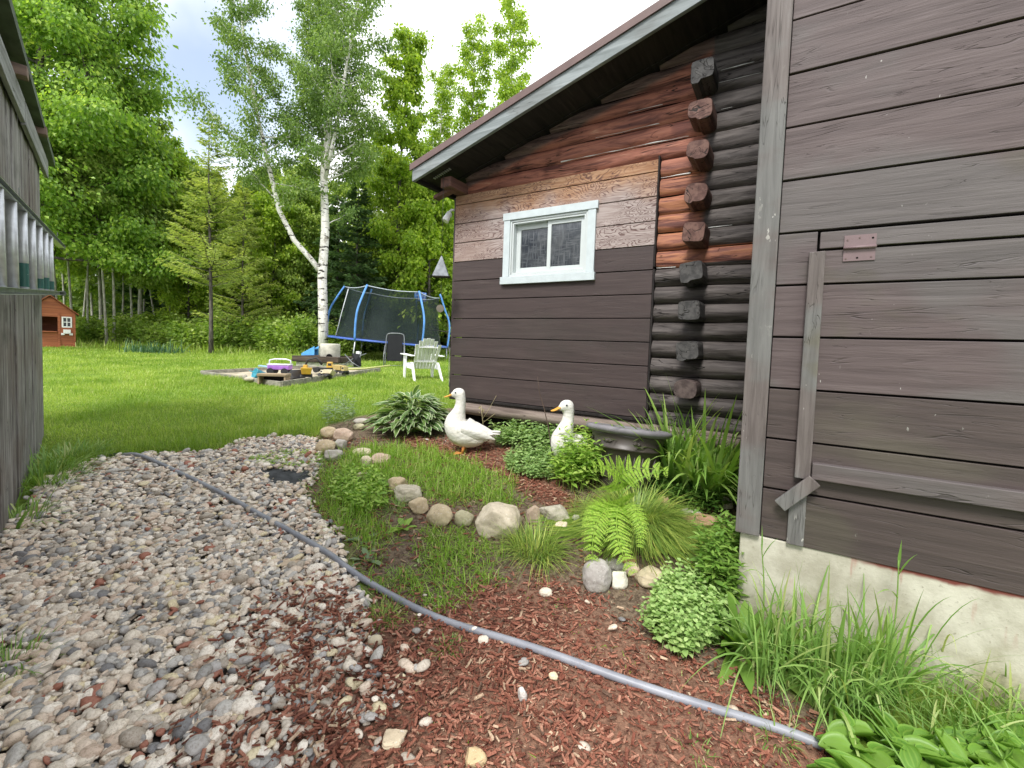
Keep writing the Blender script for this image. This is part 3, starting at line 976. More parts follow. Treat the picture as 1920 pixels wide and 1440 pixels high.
    slab(r, sl - .03, rr, -.485, 6.3, .125, .15); slab(r, sl - .035, rr, -.493, -.478, .085, .151)
    roof = r.build('roof', M_ROOF, cab)
    f = MB(); slab(f, sl - .012, rr, -.475, -.438, -.035, .088); f.build('fascia', M_FASCIA, roof, .003)
    f = MB(); slab(f, sl - .012, sl + .02, -.437, 6.2, -.03, .12); f.build('eave_board', M_DARKWOOD, roof)
    sf = MB()
    for k in range(32): slab(sf, sl + .022, rr, -.437 + .2 * k, -.437 + .2 * k + .194, .004 + .006 * (k % 2), .12)
    sf.build('soffit', M_DARKWOOD, roof)
    vt = MB()
    for k in range(9):
        a = -.30 + .018 * k; vt.hexa([(-2.33 + .026 * k, -.30, zt(-2.33 + .026 * k) - .006), (-2.318 + .026 * k, -.30, zt(-2.318 + .026 * k) - .006), (-2.318 + .026 * k, -.262, zt(-2.318 + .026 * k) - .006), (-2.33 + .026 * k, -.262, zt(-2.33 + .026 * k) - .006),
                                   (-2.33 + .026 * k, -.30, zt(-2.33 + .026 * k) + .002), (-2.318 + .026 * k, -.30, zt(-2.318 + .026 * k) + .002), (-2.318 + .026 * k, -.262, zt(-2.318 + .026 * k) + .002), (-2.33 + .026 * k, -.262, zt(-2.33 + .026 * k) + .002)])
    vt.build('soffit_vent', plain('vent_grey', (.28, .28, .27), .6), roof)
    # wall plate end poking out below the eave
    p = MB(); p.box((-2.225, -.30, 3.105), (-2.085, .05, 3.215)); p.box((-2.40, -.22, 3.07), (-2.10, -.13, 3.115), rot=(0, R(-14), 0))
    p.build('wall_plate', wood('old_red_beam', (.15, .075, .06), (.07, .04, .035), (.22, .13, .10), 'Y', 20, .8, .25, .6), cab, .012)
    # corner board and lamp
    c = MB(); c.box((-2.262, -.012, .86), (-2.237, .04, 3.09)); c.build('corner_board', M_BROWN, cab, .003)
    fl = MB(); fl.sphere((-2.300, -.05, 2.90), .030, 14, 10, (1, 1, 1.2)); fl.tube([(-2.262, -.0, 2.96), (-2.285, -.03, 2.955), (-2.30, -.05, 2.93)], .014, 8)
    lamp = MB(); lamp.tube([(-2.300, -.055, 2.93), (-2.315, -.075, 2.86), (-2.325, -.09, 2.82)], [.018, .036, .042], 14)
    o = fl.build('floodlight', plain('lamp_housing', (.66, .67, .66), .4), cab); lamp.build('lamp_head', plain('lamp_head_white', (.75, .76, .75), .35), o)
    cb = MB(); cb.tube([(-2.255 + .006 * math.sin(z * 9), -.028, z) for z in np.arange(.95, 1.45, .05)], .004, 6); cb.build('wire', M_SHEDTRIM, cab)

    # window
    win = MB()
    for lo_, hi_ in (((-1.562, -.046, 2.166), (-1.487, -.0215, 2.744)), ((-.625, -.046, 2.166), (-.548, -.0215, 2.744)),
                     ((-1.572, -.052, 2.746), (-.528, -.0215, 2.820)), ((-1.585, -.056, 2.088), (-.535, -.0215, 2.164))):
        win.box(lo_, hi_)
    wf = win.build('window', M_WHITE, cab, .003)
    jb = MB()
    x0, x1, z0, z1 = -1.485, -.627, 2.168, 2.742
    for d, y0 in ((.0, -.036), (.020, -.028)):          # stepped stops
        w_ = .018
        jb.box((x0 + d, y0, z0 + d), (x0 + d + w_, .09, z1 - d)); jb.box((x1 - d - w_, y0, z0 + d), (x1 - d, .09, z1 - d))
        jb.box((x0 + d + w_, y0, z1 - d - w_), (x1 - d - w_, .09, z1 - d)); jb.box((x0 + d + w_, y0, z0 + d), (x1 - d - w_, .09, z0 + d + w_))
    jb.build('window_frame', M_VINYL, wf, .0015)
    a0, a1, b0, b1 = x0 + .040, x1 - .040, z0 + .040, z1 - .040
    mid = (a0 + a1) / 2 + .015
    for nm, s0, s1, y, fw in (('sash', a0, mid + .02, .030, .052), ('sash', mid - .025, a1, -.002, .040)):
        m = MB(); m.box((s0, y, b0), (s0 + fw, y + .026, b1)); m.box((s1 - fw, y, b0), (s1, y + .026, b1))
        m.box((s0 + fw, y, b1 - fw), (s1 - fw, y + .026, b1)); m.box((s0 + fw, y, b0), (s1 - fw, y + .026, b0 + fw))
        so = m.build(nm, M_VINYL, wf, .002)
        m = MB(); m.box((s0 + fw - .003, y + .012, b0 + fw - .003), (s1 - fw + .003, y + .017, b1 - fw + .003)); m.build('pane', M_PANE, so)
    return cab


make_cabin()


# ================================================================ board clad extension
def make_extension():
    ex = thing('board_clad_shed', 'brown board clad outbuilding with hatch and hinge on a pale concrete footing', 'outbuilding', tuple(W2.o), W2.ang)
    body = MB(); body.box((.012, .035, .5), (4, 1.42, 4.6)); body.build('wall', M_GAP, ex)
    P = .2523; z0 = .533
    rows = [(1.281 + P * k) for k in range(-3, 14)]
    rows[0] = .535
    left = MB(); upper = MB(); lower = MB(); low_left = MB()
    g = .010
    for i in range(len(rows) - 1):
        a, b = rows[i], rows[i + 1]
        if b < 2.06:
            (left if a > 1.2 else low_left).box((.108, -.004 + RNG.uniform(-.002, .002), a + (g if i else 0)), (.266, .034, b))
            top = b if b < 2.0 else 1.945
            (upper if a > 1.2 else lower).box((.276, -.006 + RNG.uniform(-.002, .002), a + (g if i else -.012)), (3.6, .034, top))
        else:
            upper.box((.108, -.004 + RNG.uniform(-.003, .003), a + g), (3.6, .034, b))
    upper.box((.276, -.014, 1.955), (3.6, .034, 2.031))
    left.build('siding', M_GREYBROWN, ex, .0025)
    low_left.build('siding', M_LOWBOARD, ex, .0025)
    upper.build('boarding', M_GREYBROWN, ex, .0025)
    lower.build('hatch', M_LOWBOARD, ex, .0025)
    p = MB(); p.box((-.004, -.030, .533), (.105, .033, 4.6)); p.build('corner_post', M_POST, ex, .004)
    b = MB(); b.hexa([(.236, -.040, .862), (.300, -.040, .862), (.300, -.0085, .862), (.236, -.0085, .862), (.236, -.040, 1.937), (.300, -.040, 1.940), (.300, -.0085, 1.940), (.236, -.0085, 1.937)])
    b.box((.222, -.026, .528), (.292, -.0085, .800)); b.build('batten', M_POST, ex, .004)
    r = MB(); r.box((.304, -.050, .868), (3.6, -.0085, .946)); r.build('rail', M_GREYBROWN, ex, .004)
    d = MB(); d.box((.150, -.062, .760), (.352, -.043, .822), rot=(0, R(-48), 0)); d.build('turn_button', M_POST, ex, .004)
    # hinge: two leaves, a knuckle and screw heads
    hm = plain('painted_hinge', (.17, .115, .12), .5, .4, var=.08)
    h = MB(); h.box((.368, -.019, 1.955), (.484, -.0145, 2.005)); h.box((.368, -.0115, 1.890), (.484, -.0065, 1.943)); h.tube([(.366, -.020, 1.949), (.486, -.020, 1.949)], .007, 10)
    ho = h.build('hinge', hm, ex)
    for x, z in ((.380, 1.984), (.424, 1.992), (.378, 1.902), (.470, 1.905)):
        q = -.019 if z > 1.95 else -.0115
        sc = MB(); sc.tube([(x, q - .0025, z), (x, q + .001, z)], .0035, 8); sc.build('screw', M_ROOF, ho)
    for x, z in ((.471, 1.987), (.420, 1.903)):
        q = -.019 if z > 1.95 else -.0115
        dk = MB(); dk.tube([(x, q - .001, z), (x, q + .002, z)], .0045, 8); dk.build('screw_hole', M_GAP, ho)
    f = MB(); f.box((.018, -.001, -.4), (4, 1.42, .533 - .006)); f.build('foundation', M_CONC, ex, .006)
    return ex


make_extension()


# ================================================================ weathered shed on the left and the ladder hung on it
def make_shed():
    sh = thing('weathered_shed', 'weathered grey board shed with an aluminium ladder hung on its wall', 'shed', tuple(SH.o), SH.ang)
    w = MB(); w.box((-6, .035, .0), (-.02, 3.2, 3.15)); w.build('wall', M_GAP, sh)
    s = 0.0; k = 0
    while s > -5.2:
        wd = RNG.uniform(.125, .165)
        m = MB(); y = RNG.uniform(-.008, .010)
        m.box((s - wd + .005, y, .05 + RNG.uniform(0, .05)), (s, .034, 3.13)); m.build('board', M_SHED, sh, .004)
        s -= wd + RNG.uniform(.001, .008)
    t = MB(); t.box((-5.6, -.042, 3.07), (-1.52, -.013, 3.25)); t.box((-1.50, -.044, 3.06), (.16, -.013, 3.24)); t.build('frieze_board', M_SHEDTRIM, sh, .004)
    rm = wood('rafter_brown', (.19, .13, .10), (.09, .065, .055), (.27, .2, .16), 'Y', 20)
    for q in (-2.0, -.72, -3.2, -4.4):
        r = MB(); r.box((q, -.10, 3.255), (q + .10, .3, 3.33)); r.build('rafter', rm, sh, .004)
    rf = MB(); rf.hexa([(-6, -.085, 3.70), (.32, -.085, 3.235), (.32, 3.4, 3.235), (-6, 3.4, 3.70), (-6, -.085, 3.78), (.32, -.085, 3.30), (.32, 3.4, 3.30), (-6, 3.4, 3.78)])
    rf.build('roof', plain('green_grey_roof', (.085, .105, .075), .75, .25, var=.3, scale=6), sh)


make_shed()


def make_ladder():
    y = -.13; s1 = .40; zp = 2.1
    L = thing('aluminium_ladder', 'aluminium extension ladder hung sideways along the grey shed boards', 'ladder', tuple(SH.world(s1, y, zp)), 0, rot=(0, R(-3.4), SH.ang))
    alu = plain('dull_aluminium', (.42, .44, .44), .42, .5, .85, .18, 14, .2)
    alu2 = plain('rung_aluminium', (.62, .64, .66), .45, .5, .55, .12, 22, .15)
    zt, zb = 2.375 - zp, 1.85 - zp
    tilt = .02
    for z in (zt, zb):                       # C section rails
        m = MB(); m.box((-6, -.018, z - .004), (.06, .036, z)); m.box((-6, -.018, z + .030), (.06, .036, z + .034)); m.box((-6, .030, z), (.06, .036, z + .030))
        ro = m.build('rail', alu, L, .0015)
        c = MB(); c.tube([(.05, .009, z + .015), (.10, .009, z + .015)], [.030, .024], 12); c.build('end_cap', plain('grey_plastic_cap', (.20, .20, .20), .5), ro)
    gm = plain('green_sticker', (.035, .12, .10), .4, .4, var=.15); wm = plain('white_sticker', (.65, .67, .66), .4, .4)
    for k in range(11):
        s = -1.30 - .42 * k
        m = MB(); m.tube([(s, .009, zb + .03), (s, .009, zt)], .0235, 12, flat=.75); ro = m.build('rung', alu2, L)
        if k in (0, 1, 2, 4):                      # worn warning labels wrapped round the rungs
            m = MB(); z0 = zb + .045 + 0; z1 = z0 + (.15 if k == 4 else .075 + .02 * (k % 2))
            m.tube([(s, .009, z0), (s, .009, z1)], .0242, 12, False, .76); so = m.build('sticker', gm, ro)
            for q in range(1 + (k == 4)):
                m = MB(); m.sphere((s + .008 - .006 * (q % 2), -.0095, z0 + .03 + .05 * q), .014, 10, 6, (1, .25, .8)); m.build('sticker_mark', wm, so)
    b = MB()
    for q in (-1.0, -3.4):
        b.box((q, .0, zt + .036), (q + .03, .12, zt + .05)); b.box((q, -.024, zt + .036), (q + .03, -.02, zt + .075))
    b.build('hanging_bracket', plain('bracket_steel', (.25, .25, .25), .5, .4, .6), L)


make_ladder()

# ================================================================ trees
def m_bark(name, a, b, birch=False):
    t = T(name); v = t.obj()
    n = t.noise(t.map(v, (1, 1, .25)), 14, 5, .65)
    c = t.mix(t.step(n, .35, .65), a, b)
    if birch:
        k = t.noise(t.map(v, (1, 1, 4.0)), 3.2, 4, .65)
        c = t.mix(t.step(k, .555, .61), c, (.04, .034, .03))
        k2 = t.noise(v, 2.0, 3); z = t.xyz(v)[2]
        c = t.mix(t.math('MULTIPLY', t.step(k2, .55, .7), t.step(z, 7, 2)), c, (.16, .13, .10))
    t.bsdf(c, .85, .2, nrm=t.bump(n, .7, .03))
    return t.m


M_BARK = m_bark('grey_brown_bark', (.055, .048, .042), (.15, .13, .115))
M_BARKPALE = m_bark('pale_bark', (.28, .26, .22), (.54, .52, .46))
M_BIRCH = m_bark('birch_bark', (.56, .53, .48), (.74, .72, .68), True)

LM = {
    'maple': leafmat('maple_leaves', [(0, (0.177, 0.295, 0.057)), (.3, (0.246, 0.390, 0.068)), (.6, (0.330, 0.499, 0.081)), (.85, (0.459, 0.616, 0.110)), (1, (0.594, 0.697, 0.170))], .48, .42, .35, (.55, (.60, .70, .6))),
    'birch': leafmat('birch_leaves', [(0, (0.135, 0.215, 0.054)), (.4, (0.189, 0.290, 0.070)), (.75, (0.248, 0.359, 0.096)), (1, (0.344, 0.432, 0.156))], .46, .45, .35, (.5, (.68, .76, .75))),
    'lime': leafmat('lime_leaves', [(0, (0.234, 0.345, 0.040)), (.4, (0.325, 0.464, 0.050)), (.75, (0.432, 0.562, 0.068)), (1, (0.568, 0.650, 0.110))], .5, .42, .35, (.6, (.62, .70, .5))),
    'mid': leafmat('mid_green_leaves', [(0, (0.217, 0.310, 0.076)), (.4, (0.308, 0.425, 0.091)), (.75, (0.417, 0.534, 0.119)), (1, (0.562, 0.634, 0.184))], .48, .45, .3, (.5, (.6, .68, .6))),
    'spruce': leafmat('spruce_needles', [(0, (0.077, 0.139, 0.053)), (.5, (0.113, 0.199, 0.070)), (.85, (0.160, 0.261, 0.085)), (1, (0.230, 0.329, 0.109))], .2, .55, .3, (.8, (.7, .75, .75))),
    'larch': leafmat('larch_needles', [(0, (0.358, 0.431, 0.126)), (.5, (0.472, 0.545, 0.158)), (1, (0.637, 0.664, 0.215))], .42, .5, .3, (.9, (.7, .78, .75))),
    'shrub': leafmat('shrub_leaves', [(0, (0.224, 0.327, 0.069)), (.4, (0.317, 0.442, 0.090)), (.75, (0.426, 0.545, 0.137)), (1, (0.580, 0.634, 0.248))], .46, .45, .35, (1.2, (.6, .7, .55))),
}


def branch(mb, p, d, L, r, n=6, curl=.25, up=.0, k=5):
    """adds a wobbly tapering limb, returns its points"""
    pts = [Vector(p)]; d = Vector(d).normalized()
    for i in range(n):
        d = (d + Vector((random.gauss(0, curl), random.gauss(0, curl), random.gauss(0, curl) + up)) * .5).normalized()
        pts.append(pts[-1] + d * (L / n))
    mb.tube(pts, [r * (1 - .82 * i / n) for i in range(n + 1)], k, False)
    return pts


def grow(seed, stems, limbs, leaf, total, spread=.5, up=.12, out=None, flat=.6, droop=.35, crown0=None, subs=5, lw=.62, hang=0):
    """stems: list of (points, radii). limbs: list of (z, azimuth, length, elevation, stem). Returns trunk MB and leaf mesh arrays"""
    random.seed(seed); rs = np.random.default_rng(seed)
    mb = MB()
    for pts, rad in stems: mb.tube(pts, rad, 10)
    C = []
    for (z, az, L, el, si) in limbs:
        pts, rad = stems[si]
        zz = [q[2] for q in pts]; z = min(max(z, zz[0]), zz[-1] - .01)
        i = max(j for j in range(len(pts) - 1) if zz[j] <= z); f = (z - zz[i]) / max(1e-6, zz[i + 1] - zz[i])
        p = Vector(pts[i]).lerp(Vector(pts[i + 1]), f); r = (rad[i] * (1 - f) + rad[i + 1] * f) * .45
        d = Vector((math.cos(az) * math.cos(el), math.sin(az) * math.cos(el), math.sin(el)))
        r = min(r, .012 + L * .012)
        q = branch(mb, p, d, L, r, 6, .28, up)
        for s in range(subs):
            t = random.uniform(.25, 1.0); j = min(int(t * 6), 5); c = q[j].lerp(q[j + 1], t * 6 - j)
            a2 = az + random.choice((-1, 1)) * random.uniform(.3, 1.2)
            L2 = L * random.uniform(.18, .42) * (1.15 - .5 * t)
            d2 = Vector((math.cos(a2), math.sin(a2), random.uniform(-.15, .5)))
            q2 = branch(mb, c, d2, L2, max(.004, r * .35), 3, .3, up * .5, 4)
            C += [(q2[2], L2), (q2[3], L2)]
        C.append((q[-1], L * .3)); C.append((q[4], L * .3))
    if not C: return mb, None
    P = np.array([c[0][:] for c in C]); W = np.array([c[1] for c in C])
    idx = rs.choice(len(C), total, p=W / W.sum())
    rad = np.clip(spread * np.sqrt(W[idx]), .10, 1.2)
    off = rs.normal(0, 1, (total, 3)) * rad[:, None] * np.array([.55, .55, .55 * flat])
    pos = P[idx] + off
    if hang: pos[:, 2] -= np.abs(rs.normal(0, hang, total))
    ax = off * np.array([1, 1, .4]) + rs.normal(0, .25, (total, 3)); ax[:, 2] -= droop
    nv = rs.normal(0, .55, (total, 3)); nv[:, 2] += 1
    l = leaf * rs.uniform(.65, 1.25, total)
    V, F = leaves(pos, ax, nrm(nv), l, l * lw)
    return mb, (V, F)


def plant_tree(name, label, cat, loc, mb, lf, bark, lm, group=None, rotz=0.0):
    o = thing(name, label, cat, loc, rotz, group)
    mb.build('trunk', bark, o)
    link('crown', mesh_np('crown', lf[0], lf[1]), LM[lm] if isinstance(lm, str) else lm, o)
    return o


def stem_line(H, r, lean=(0, 0), wob=.12, n=9, top=.12):
    ph = random.uniform(0, 9)
    return ([(lean[0] * t * H + wob * math.sin(t * 5 + ph) * t, lean[1] * t * H + wob * math.cos(t * 4 + ph) * t, H * t - .15 * (t == 0)) for t in np.linspace(0, 1, n)],
            [r * (1.25 if t == 0 else 1) * ((1 - t) * 1.0 + top * t) for t in np.linspace(0, 1, n)])


def limb_list(seed, n, z0, z1, env, el=(.1, .7), si=0, pw=1.0):
    rs = random.Random(seed); out = []
    for i in range(n):
        f = ((i + rs.random()) / n) ** pw; z = z0 + (z1 - z0) * f
        out.append((z, i * 2.4 + rs.uniform(-.5, .5), env(f) * rs.uniform(.7, 1.1), el[0] + (el[1] - el[0]) * f + rs.uniform(-.12, .12), si))
    return out


def at_col(px, d, dz=0.0):
    """ground point under image column px at depth d"""
    p = at_depth(px, 640, d); return np.array([p[0], p[1], float(ground(p[0], p[1])) + dz])


# ---- big maple behind the shed
def big_maple():
    b = at_col(90, 18.6)
    random.seed(3)
    s0 = stem_line(15, .17, (.0, .01), .25); s1 = ([(.0, .0, 2.6), (.35, .1, 3.6), (.85, .2, 5), (1.15, .3, 9), (1.3, .3, 14)], [.12, .12, .11, .08, .02])
    s2 = ([(.0, .0, 2.2), (-.6, .2, 3.4), (-1.3, .3, 7), (-1.6, .2, 12)], [.12, .11, .08, .02])
    env = lambda f: 2.9 - 1.3 * f
    lim = limb_list(5, 54, 2.5, 14.2, env, (-.10, .75), 0) + limb_list(6, 40, 3.2, 13.4, lambda f: 2.25 - .8 * f, (0, .75), 1) + limb_list(7, 22, 3.4, 11, lambda f: 2.2 - .8 * f, (0, .75), 2)
    mb, lf = grow(31, [s0, s1, s2], lim, .118, 125000, .66, .10, flat=.5, droop=.6, lw=.74)
    plant_tree('maple_tree', 'tall dense maple with dark trunk rising behind the grey shed', 'tree', b, mb, lf, M_BARK, 'maple').scale = (1.4, 1.4, 1.4)


# ---- forked birch in the middle of the yard
def birch():
    d = 16.0; b = at_col(607, d)
    def q(px, py, dy=0): return tuple(np.array(at_depth(px, py, d)) - b + np.array([0, dy, 0]))
    A = [q(606, 676), q(606, 600), q(604, 520), q(610, 430), q(607, 330), q(613, 200, .3), q(622, 60, .4), q(628, -80, .4), q(630, -170, .4)]
    ra = [.18, .165, .155, .14, .115, .10, .07, .04, .015]
    B = [q(603, 512), q(583, 486), q(556, 452, -.2), q(534, 400, -.4), q(518, 320, -.5), q(500, 230, -.6), q(478, 110, -.6), q(462, -20, -.5), q(455, -110, -.4)]
    rb = [.10, .092, .085, .078, .07, .058, .042, .025, .01]
    Cc = [q(608, 380), q(592, 330, .5), q(585, 260, .9), q(575, 150, 1.1), q(565, 20, 1.2), q(560, -60, 1.2)]
    rc = [.07, .06, .05, .04, .025, .01]
    D = [q(609, 340), q(628, 300, -.4), q(650, 230, -.7), q(668, 130, -.8), q(690, 10, -.8), q(700, -60, -.8)]
    rd = [.075, .062, .052, .04, .025, .01]
    zA = lambda py: q(607, py)[2]
    lim = limb_list(11, 46, zA(345), zA(-150), lambda f: 1.9 - .7 * f, (.25, .9), 0)
    lim += limb_list(12, 42, zA(360), zA(-90), lambda f: 1.55 - .5 * f, (.15, .8), 1)
    lim += limb_list(13, 28, zA(270), zA(-40), lambda f: 1.5 - .4 * f, (.2, .85), 2)
    lim += limb_list(14, 30, zA(270), zA(-40), lambda f: 1.6 - .5 * f, (.2, .85), 3)
    lim += [(zA(300), 3.4, 2.3, .15, 1), (zA(330), .1, 1.6, .35, 0), (zA(420), .4, 1.0, .3, 0), (zA(385), 3.0, 1.5, .3, 1), (zA(400), -.6, 1.3, .1, 1), (zA(300), .1, 2.4, .5, 0)]
    mb, lf = grow(41, [(A, ra), (B, rb), (Cc, rc), (D, rd)], lim, .098, 64000, .50, .16, flat=.75, droop=.45, lw=.66)
    plant_tree('birch_tree', 'tall forked birch with white bark and airy crown', 'tree', b, mb, lf, M_BIRCH, 'birch')


# ---- conifers
def conifer(seed, H, r, base, rad, needles, size, droop=.25, gap=.22, dens=1.0, sparse_top=False):
    random.seed(seed); rs = np.random.default_rng(seed)
    mb = MB(); pts, rr = stem_line(H, r, (random.gauss(0, .006), 0), .05, 9, .06); mb.tube(pts, rr, 8)
    P = []; D = []
    z = base
    while z < H - .1:
        f = (z - base) / (H - base); L0 = rad * (1 - f) ** .8 + .12
        for k in range(random.randint(4, 6)):
            a = random.uniform(0, 2 * PI); L = L0 * random.uniform(.65, 1.1); n = 6
            q = [Vector((0, 0, z + random.uniform(-.08, .08)))]
            for i in range(n):
                t = i / n
                q.append(q[-1] + Vector((math.cos(a), math.sin(a), .25 - droop * 2.2 * t + .25 * t * t * 2)) * (L / n))
            mb.tube(q, [max(.004, .010 * L * (1 - i / (n + 1)) + .003) for i in range(n + 1)], 4, False)
            m = max(3, int(L * needles * dens))
            t = rs.uniform(.12, 1, m) * n; j = np.minimum(t.astype(int), n - 1); qa = np.array([v[:] for v in q])
            c = qa[j] + (qa[j + 1] - qa[j]) * (t - j)[:, None]
            sd = rs.choice((-1, 1), m)
            ang = a + sd * rs.uniform(.35, 1.2, m)
            side = np.stack([np.cos(ang), np.sin(ang), rs.uniform(-.5, .12, m)], 1)
            P.append(c + side * rs.uniform(0, .32, m)[:, None] * L * .35); D.append(side)
        z += gap * random.uniform(.7, 1.3) * (1.0 if not sparse_top else 1 + .3 * f)
    P = np.concatenate(P); D = np.concatenate(D); n = len(P)
    nv = rs.normal(0, .5, (n, 3)); nv[:, 2] += 1
    l = size * rs.uniform(.6, 1.3, n)
    V, F = leaves(P, D, nrm(nv), l, l * .30)
    return mb, (V, F)


def spruces():
    mb, lf = conifer(51, 7.6, .10, .4, 1.85, 75, .22, .28, .18)
    p0 = plant_tree('spruce_tree', 'dark dense spruce just behind the blue trampoline', 'tree', at_col(668, 20.0), mb, lf, M_BARK, 'spruce', 'spruces at the wood edge')
    lab = ['dark spruce right of the birch trunk at the edge of the woods', 'pointed spruce tip rising between the larch and the birch',
           'slim dark spruce standing left of the larch', 'dark spruce half hidden behind the cabin corner',
           'dark spruce close behind the leaning limb of the birch', 'small spruce tip left of the birch crown']
    for (px, d, s, l) in ((630, 22, 1.0, 0), (470, 27, 1.25, 1), (300, 26, 1.15, 2), (745, 25, 1.2, 3), (545, 24, .85, 4), (505, 30, 1.2, 5)):
        c = copy_tree(p0); c.location = at_col(px, d); c.rotation_euler.z = random.uniform(0, 6); c.scale = (s, s, s); c['label'] = lab[l]
    mb, lf = conifer(61, 9.3, .080, 2.7, 1.55, 62, .15, .04, .20, 1.0, True)
    plant_tree('larch_tree', 'tall feathery larch with bare pointed top and straight trunk', 'tree', at_col(396, 17.5), mb, lf, M_BARK, 'larch')
    mb, lf = conifer(62, 7.6, .07, .9, 1.6, 70, .15, .10, .18)
    plant_tree('larch_tree', 'smaller bushy larch beside the tall larch', 'tree', at_col(455, 20.5), mb, lf, M_BARK, 'larch')


def broadleaf(seed, H, r, z0, env, n, leaf, cnt, el=(.1, .8), spread=.55, lean=(0, 0), flat=.65, droop=.45):
    random.seed(seed); st = stem_line(H, r, lean, .2)
    return grow(seed, [st], limb_list(seed, n, z0, H * .985, env, el), leaf, cnt, spread, .1, flat=flat, droop=droop, lw=.68)


def woodland():
    # individually recognisable trees
    mb, lf = broadleaf(71, 14.2, .12, 3.2, lambda f: 1.75 * (1 - .55 * f) + .1, 44, .16, 24000)
    plant_tree('maple_tree', 'slender bright maple standing right of the birch crown', 'tree', at_col(745, 20.5), mb, lf, M_BARK, 'lime')
    mb, lf = broadleaf(72, 18.3, .15, 6.5, lambda f: 1.9 * (1 - .45 * f), 44, .15, 17000, (.3, .95))
    a = plant_tree('poplar_tree', 'tall airy poplar top nearest the cabin roof', 'tree', at_col(948, 24.5), mb, lf, M_BARKPALE, 'lime', 'poplars behind the cabin')
    for px, d, s, l in ((868, 25.5, .96, 'airy poplar between the slender maple and the taller poplar'), (820, 26, .86, 'shorter poplar partly behind the slender maple')):
        c = copy_tree(a); c.location = at_col(px, d); c.rotation_euler.z = 2.2 * s + px; c.scale = (s, s, s); c['label'] = l
    mb, lf = broadleaf(73, 6.6, .08, .9, lambda f: 1.75 * (1 - .5 * f), 34, .15, 15000, (.0, .8))
    plant_tree('maple_sapling', 'bright green young maple beside the cabin corner', 'tree', at_col(806, 20.8), mb, lf, M_BARK, 'lime').scale = (1.22, 1.22, 1.22)
    # row of mixed trees along the edge of the wood
    A = broadleaf(81, 11.0, .085, 2.8, lambda f: 2.0 * (1 - .45 * f), 40, .17, 19000)
    B = broadleaf(82, 8.6, .07, 1.4, lambda f: 1.9 * (1 - .5 * f), 38, .16, 17000)
    Cc = broadleaf(83, 9.5, .055, 5.6, lambda f: 1.7 * (1 - .4 * f), 26, .17, 11000)
    protos = {}
    spots = [
        ('A', 'mid', 262, 22, 1.08, 'leafy tree right of the big maple, its crown merging with it'),
        ('A', 'lime', 318, 24, .92, 'yellow green tree left of the tall larch'),
        ('B', 'lime', 508, 22, .92, 'yellow green tree below the leaning birch limb'),
        ('B', 'mid', 560, 23, .92, 'leafy tree close left of the birch trunk'),
        ('B', 'lime', 436, 24, .90, 'bright yellow green tree between larch and birch'),
        ('A', 'mid', 702, 24, .95, 'mid green tree behind the dark spruce and trampoline'),
        ('B', 'mid', 646, 25, 1.05, 'leafy tree behind the birch trunk'),
        ('A', 'mid', 190, 23, 1.05, 'tree with pale trunk under the big maple crown'),
        ('B', 'lime', 352, 23, .85, 'low bright tree at the foot of the tall larch'),
        ('A', 'lime', 840, 23, .78, 'bright tree beside the cabin eave'),
        ('B', 'mid', 765, 23, 1.0, 'leafy tree over the right half of the trampoline'),
        ('A', 'mid', 60, 24, 1.1, 'tree mostly hidden behind the grey shed'),
    ]
    for k, lm, px, d, s, lab in spots:
        key = (k, lm)
        if key not in protos:
            mb, lf = {'A': A, 'B': B}[k]
            mb2 = MB(); mb2.v, mb2.f, mb2.sm = mb.v, mb.f, mb.sm
            o = plant_tree('broadleaf_tree', lab, 'tree', at_col(px, d), mb2, lf, M_BARKPALE if k == 'A' else M_BARK, lm, 'mixed trees at the wood edge')
            protos[key] = o
        else:
            o = copy_tree(protos[key]); o['label'] = lab
        o.location = at_col(px, d); o.rotation_euler.z = px * 1.7; o.scale = (s, s, s)
    # slim pole stage trees with pale bare stems left of the larch
    o = None
    for i, (px, d, s) in enumerate(((108, 20, 1), (124, 22, .95), (138, 20.5, 1.05), (152, 23, 1), (163, 21, .9), (176, 24, 1.1), (201, 20, 1), (214, 20.3, 1.08), (228, 24, 1),
                                    (247, 21.5, .95), (270, 25, 1.1), (296, 23, .9), (335, 25, 1), (372, 26, 1.05), (418, 27, 1), (462, 25, .9), (492, 27, 1.05), (530, 26, 1), (575, 26, 1.05))):
        if o is None:
            mb, lf = Cc; o = plant_tree('pole_tree', 'slim pale stemmed tree standing among others in the shady wood', 'tree', at_col(px, d), mb, lf, M_BARKPALE, 'mid', 'slim pale stemmed trees in the wood'); c = o
        else: c = copy_tree(o)
        c.location = at_col(px, d); c.rotation_euler = (random.gauss(0, .05), random.gauss(0, .05), px * .9); c.scale = (s, s, s)
    # understorey bushes along the mown edge
    rs = np.random.default_rng(5)
    mb = MB(); random.seed(8); lim = []
    for i in range(16):
        a = i * 2.4; pts = branch(mb, (math.cos(a) * .15, math.sin(a) * .15, -.05), (math.cos(a) * .55, math.sin(a) * .55, 1), random.uniform(.7, 1.15), .010, 5, .25, .05, 4)
        lim += [p[:] for p in pts[1:]]
    lim = np.array(lim); idx = rs.integers(0, len(lim), 4200)
    pos = lim[idx] + rs.normal(0, .17, (4200, 3)); pos[:, 2] = np.abs(pos[:, 2])
    ax = pos * np.array([1, 1, 0]) + rs.normal(0, .4, (4200, 3)); nv = rs.normal(0, .5, (4200, 3)); nv[:, 2] += 1
    l = .125 * rs.uniform(.6, 1.3, 4200); V, F = leaves(pos, ax, nrm(nv), l, l * .66)
    sh = None
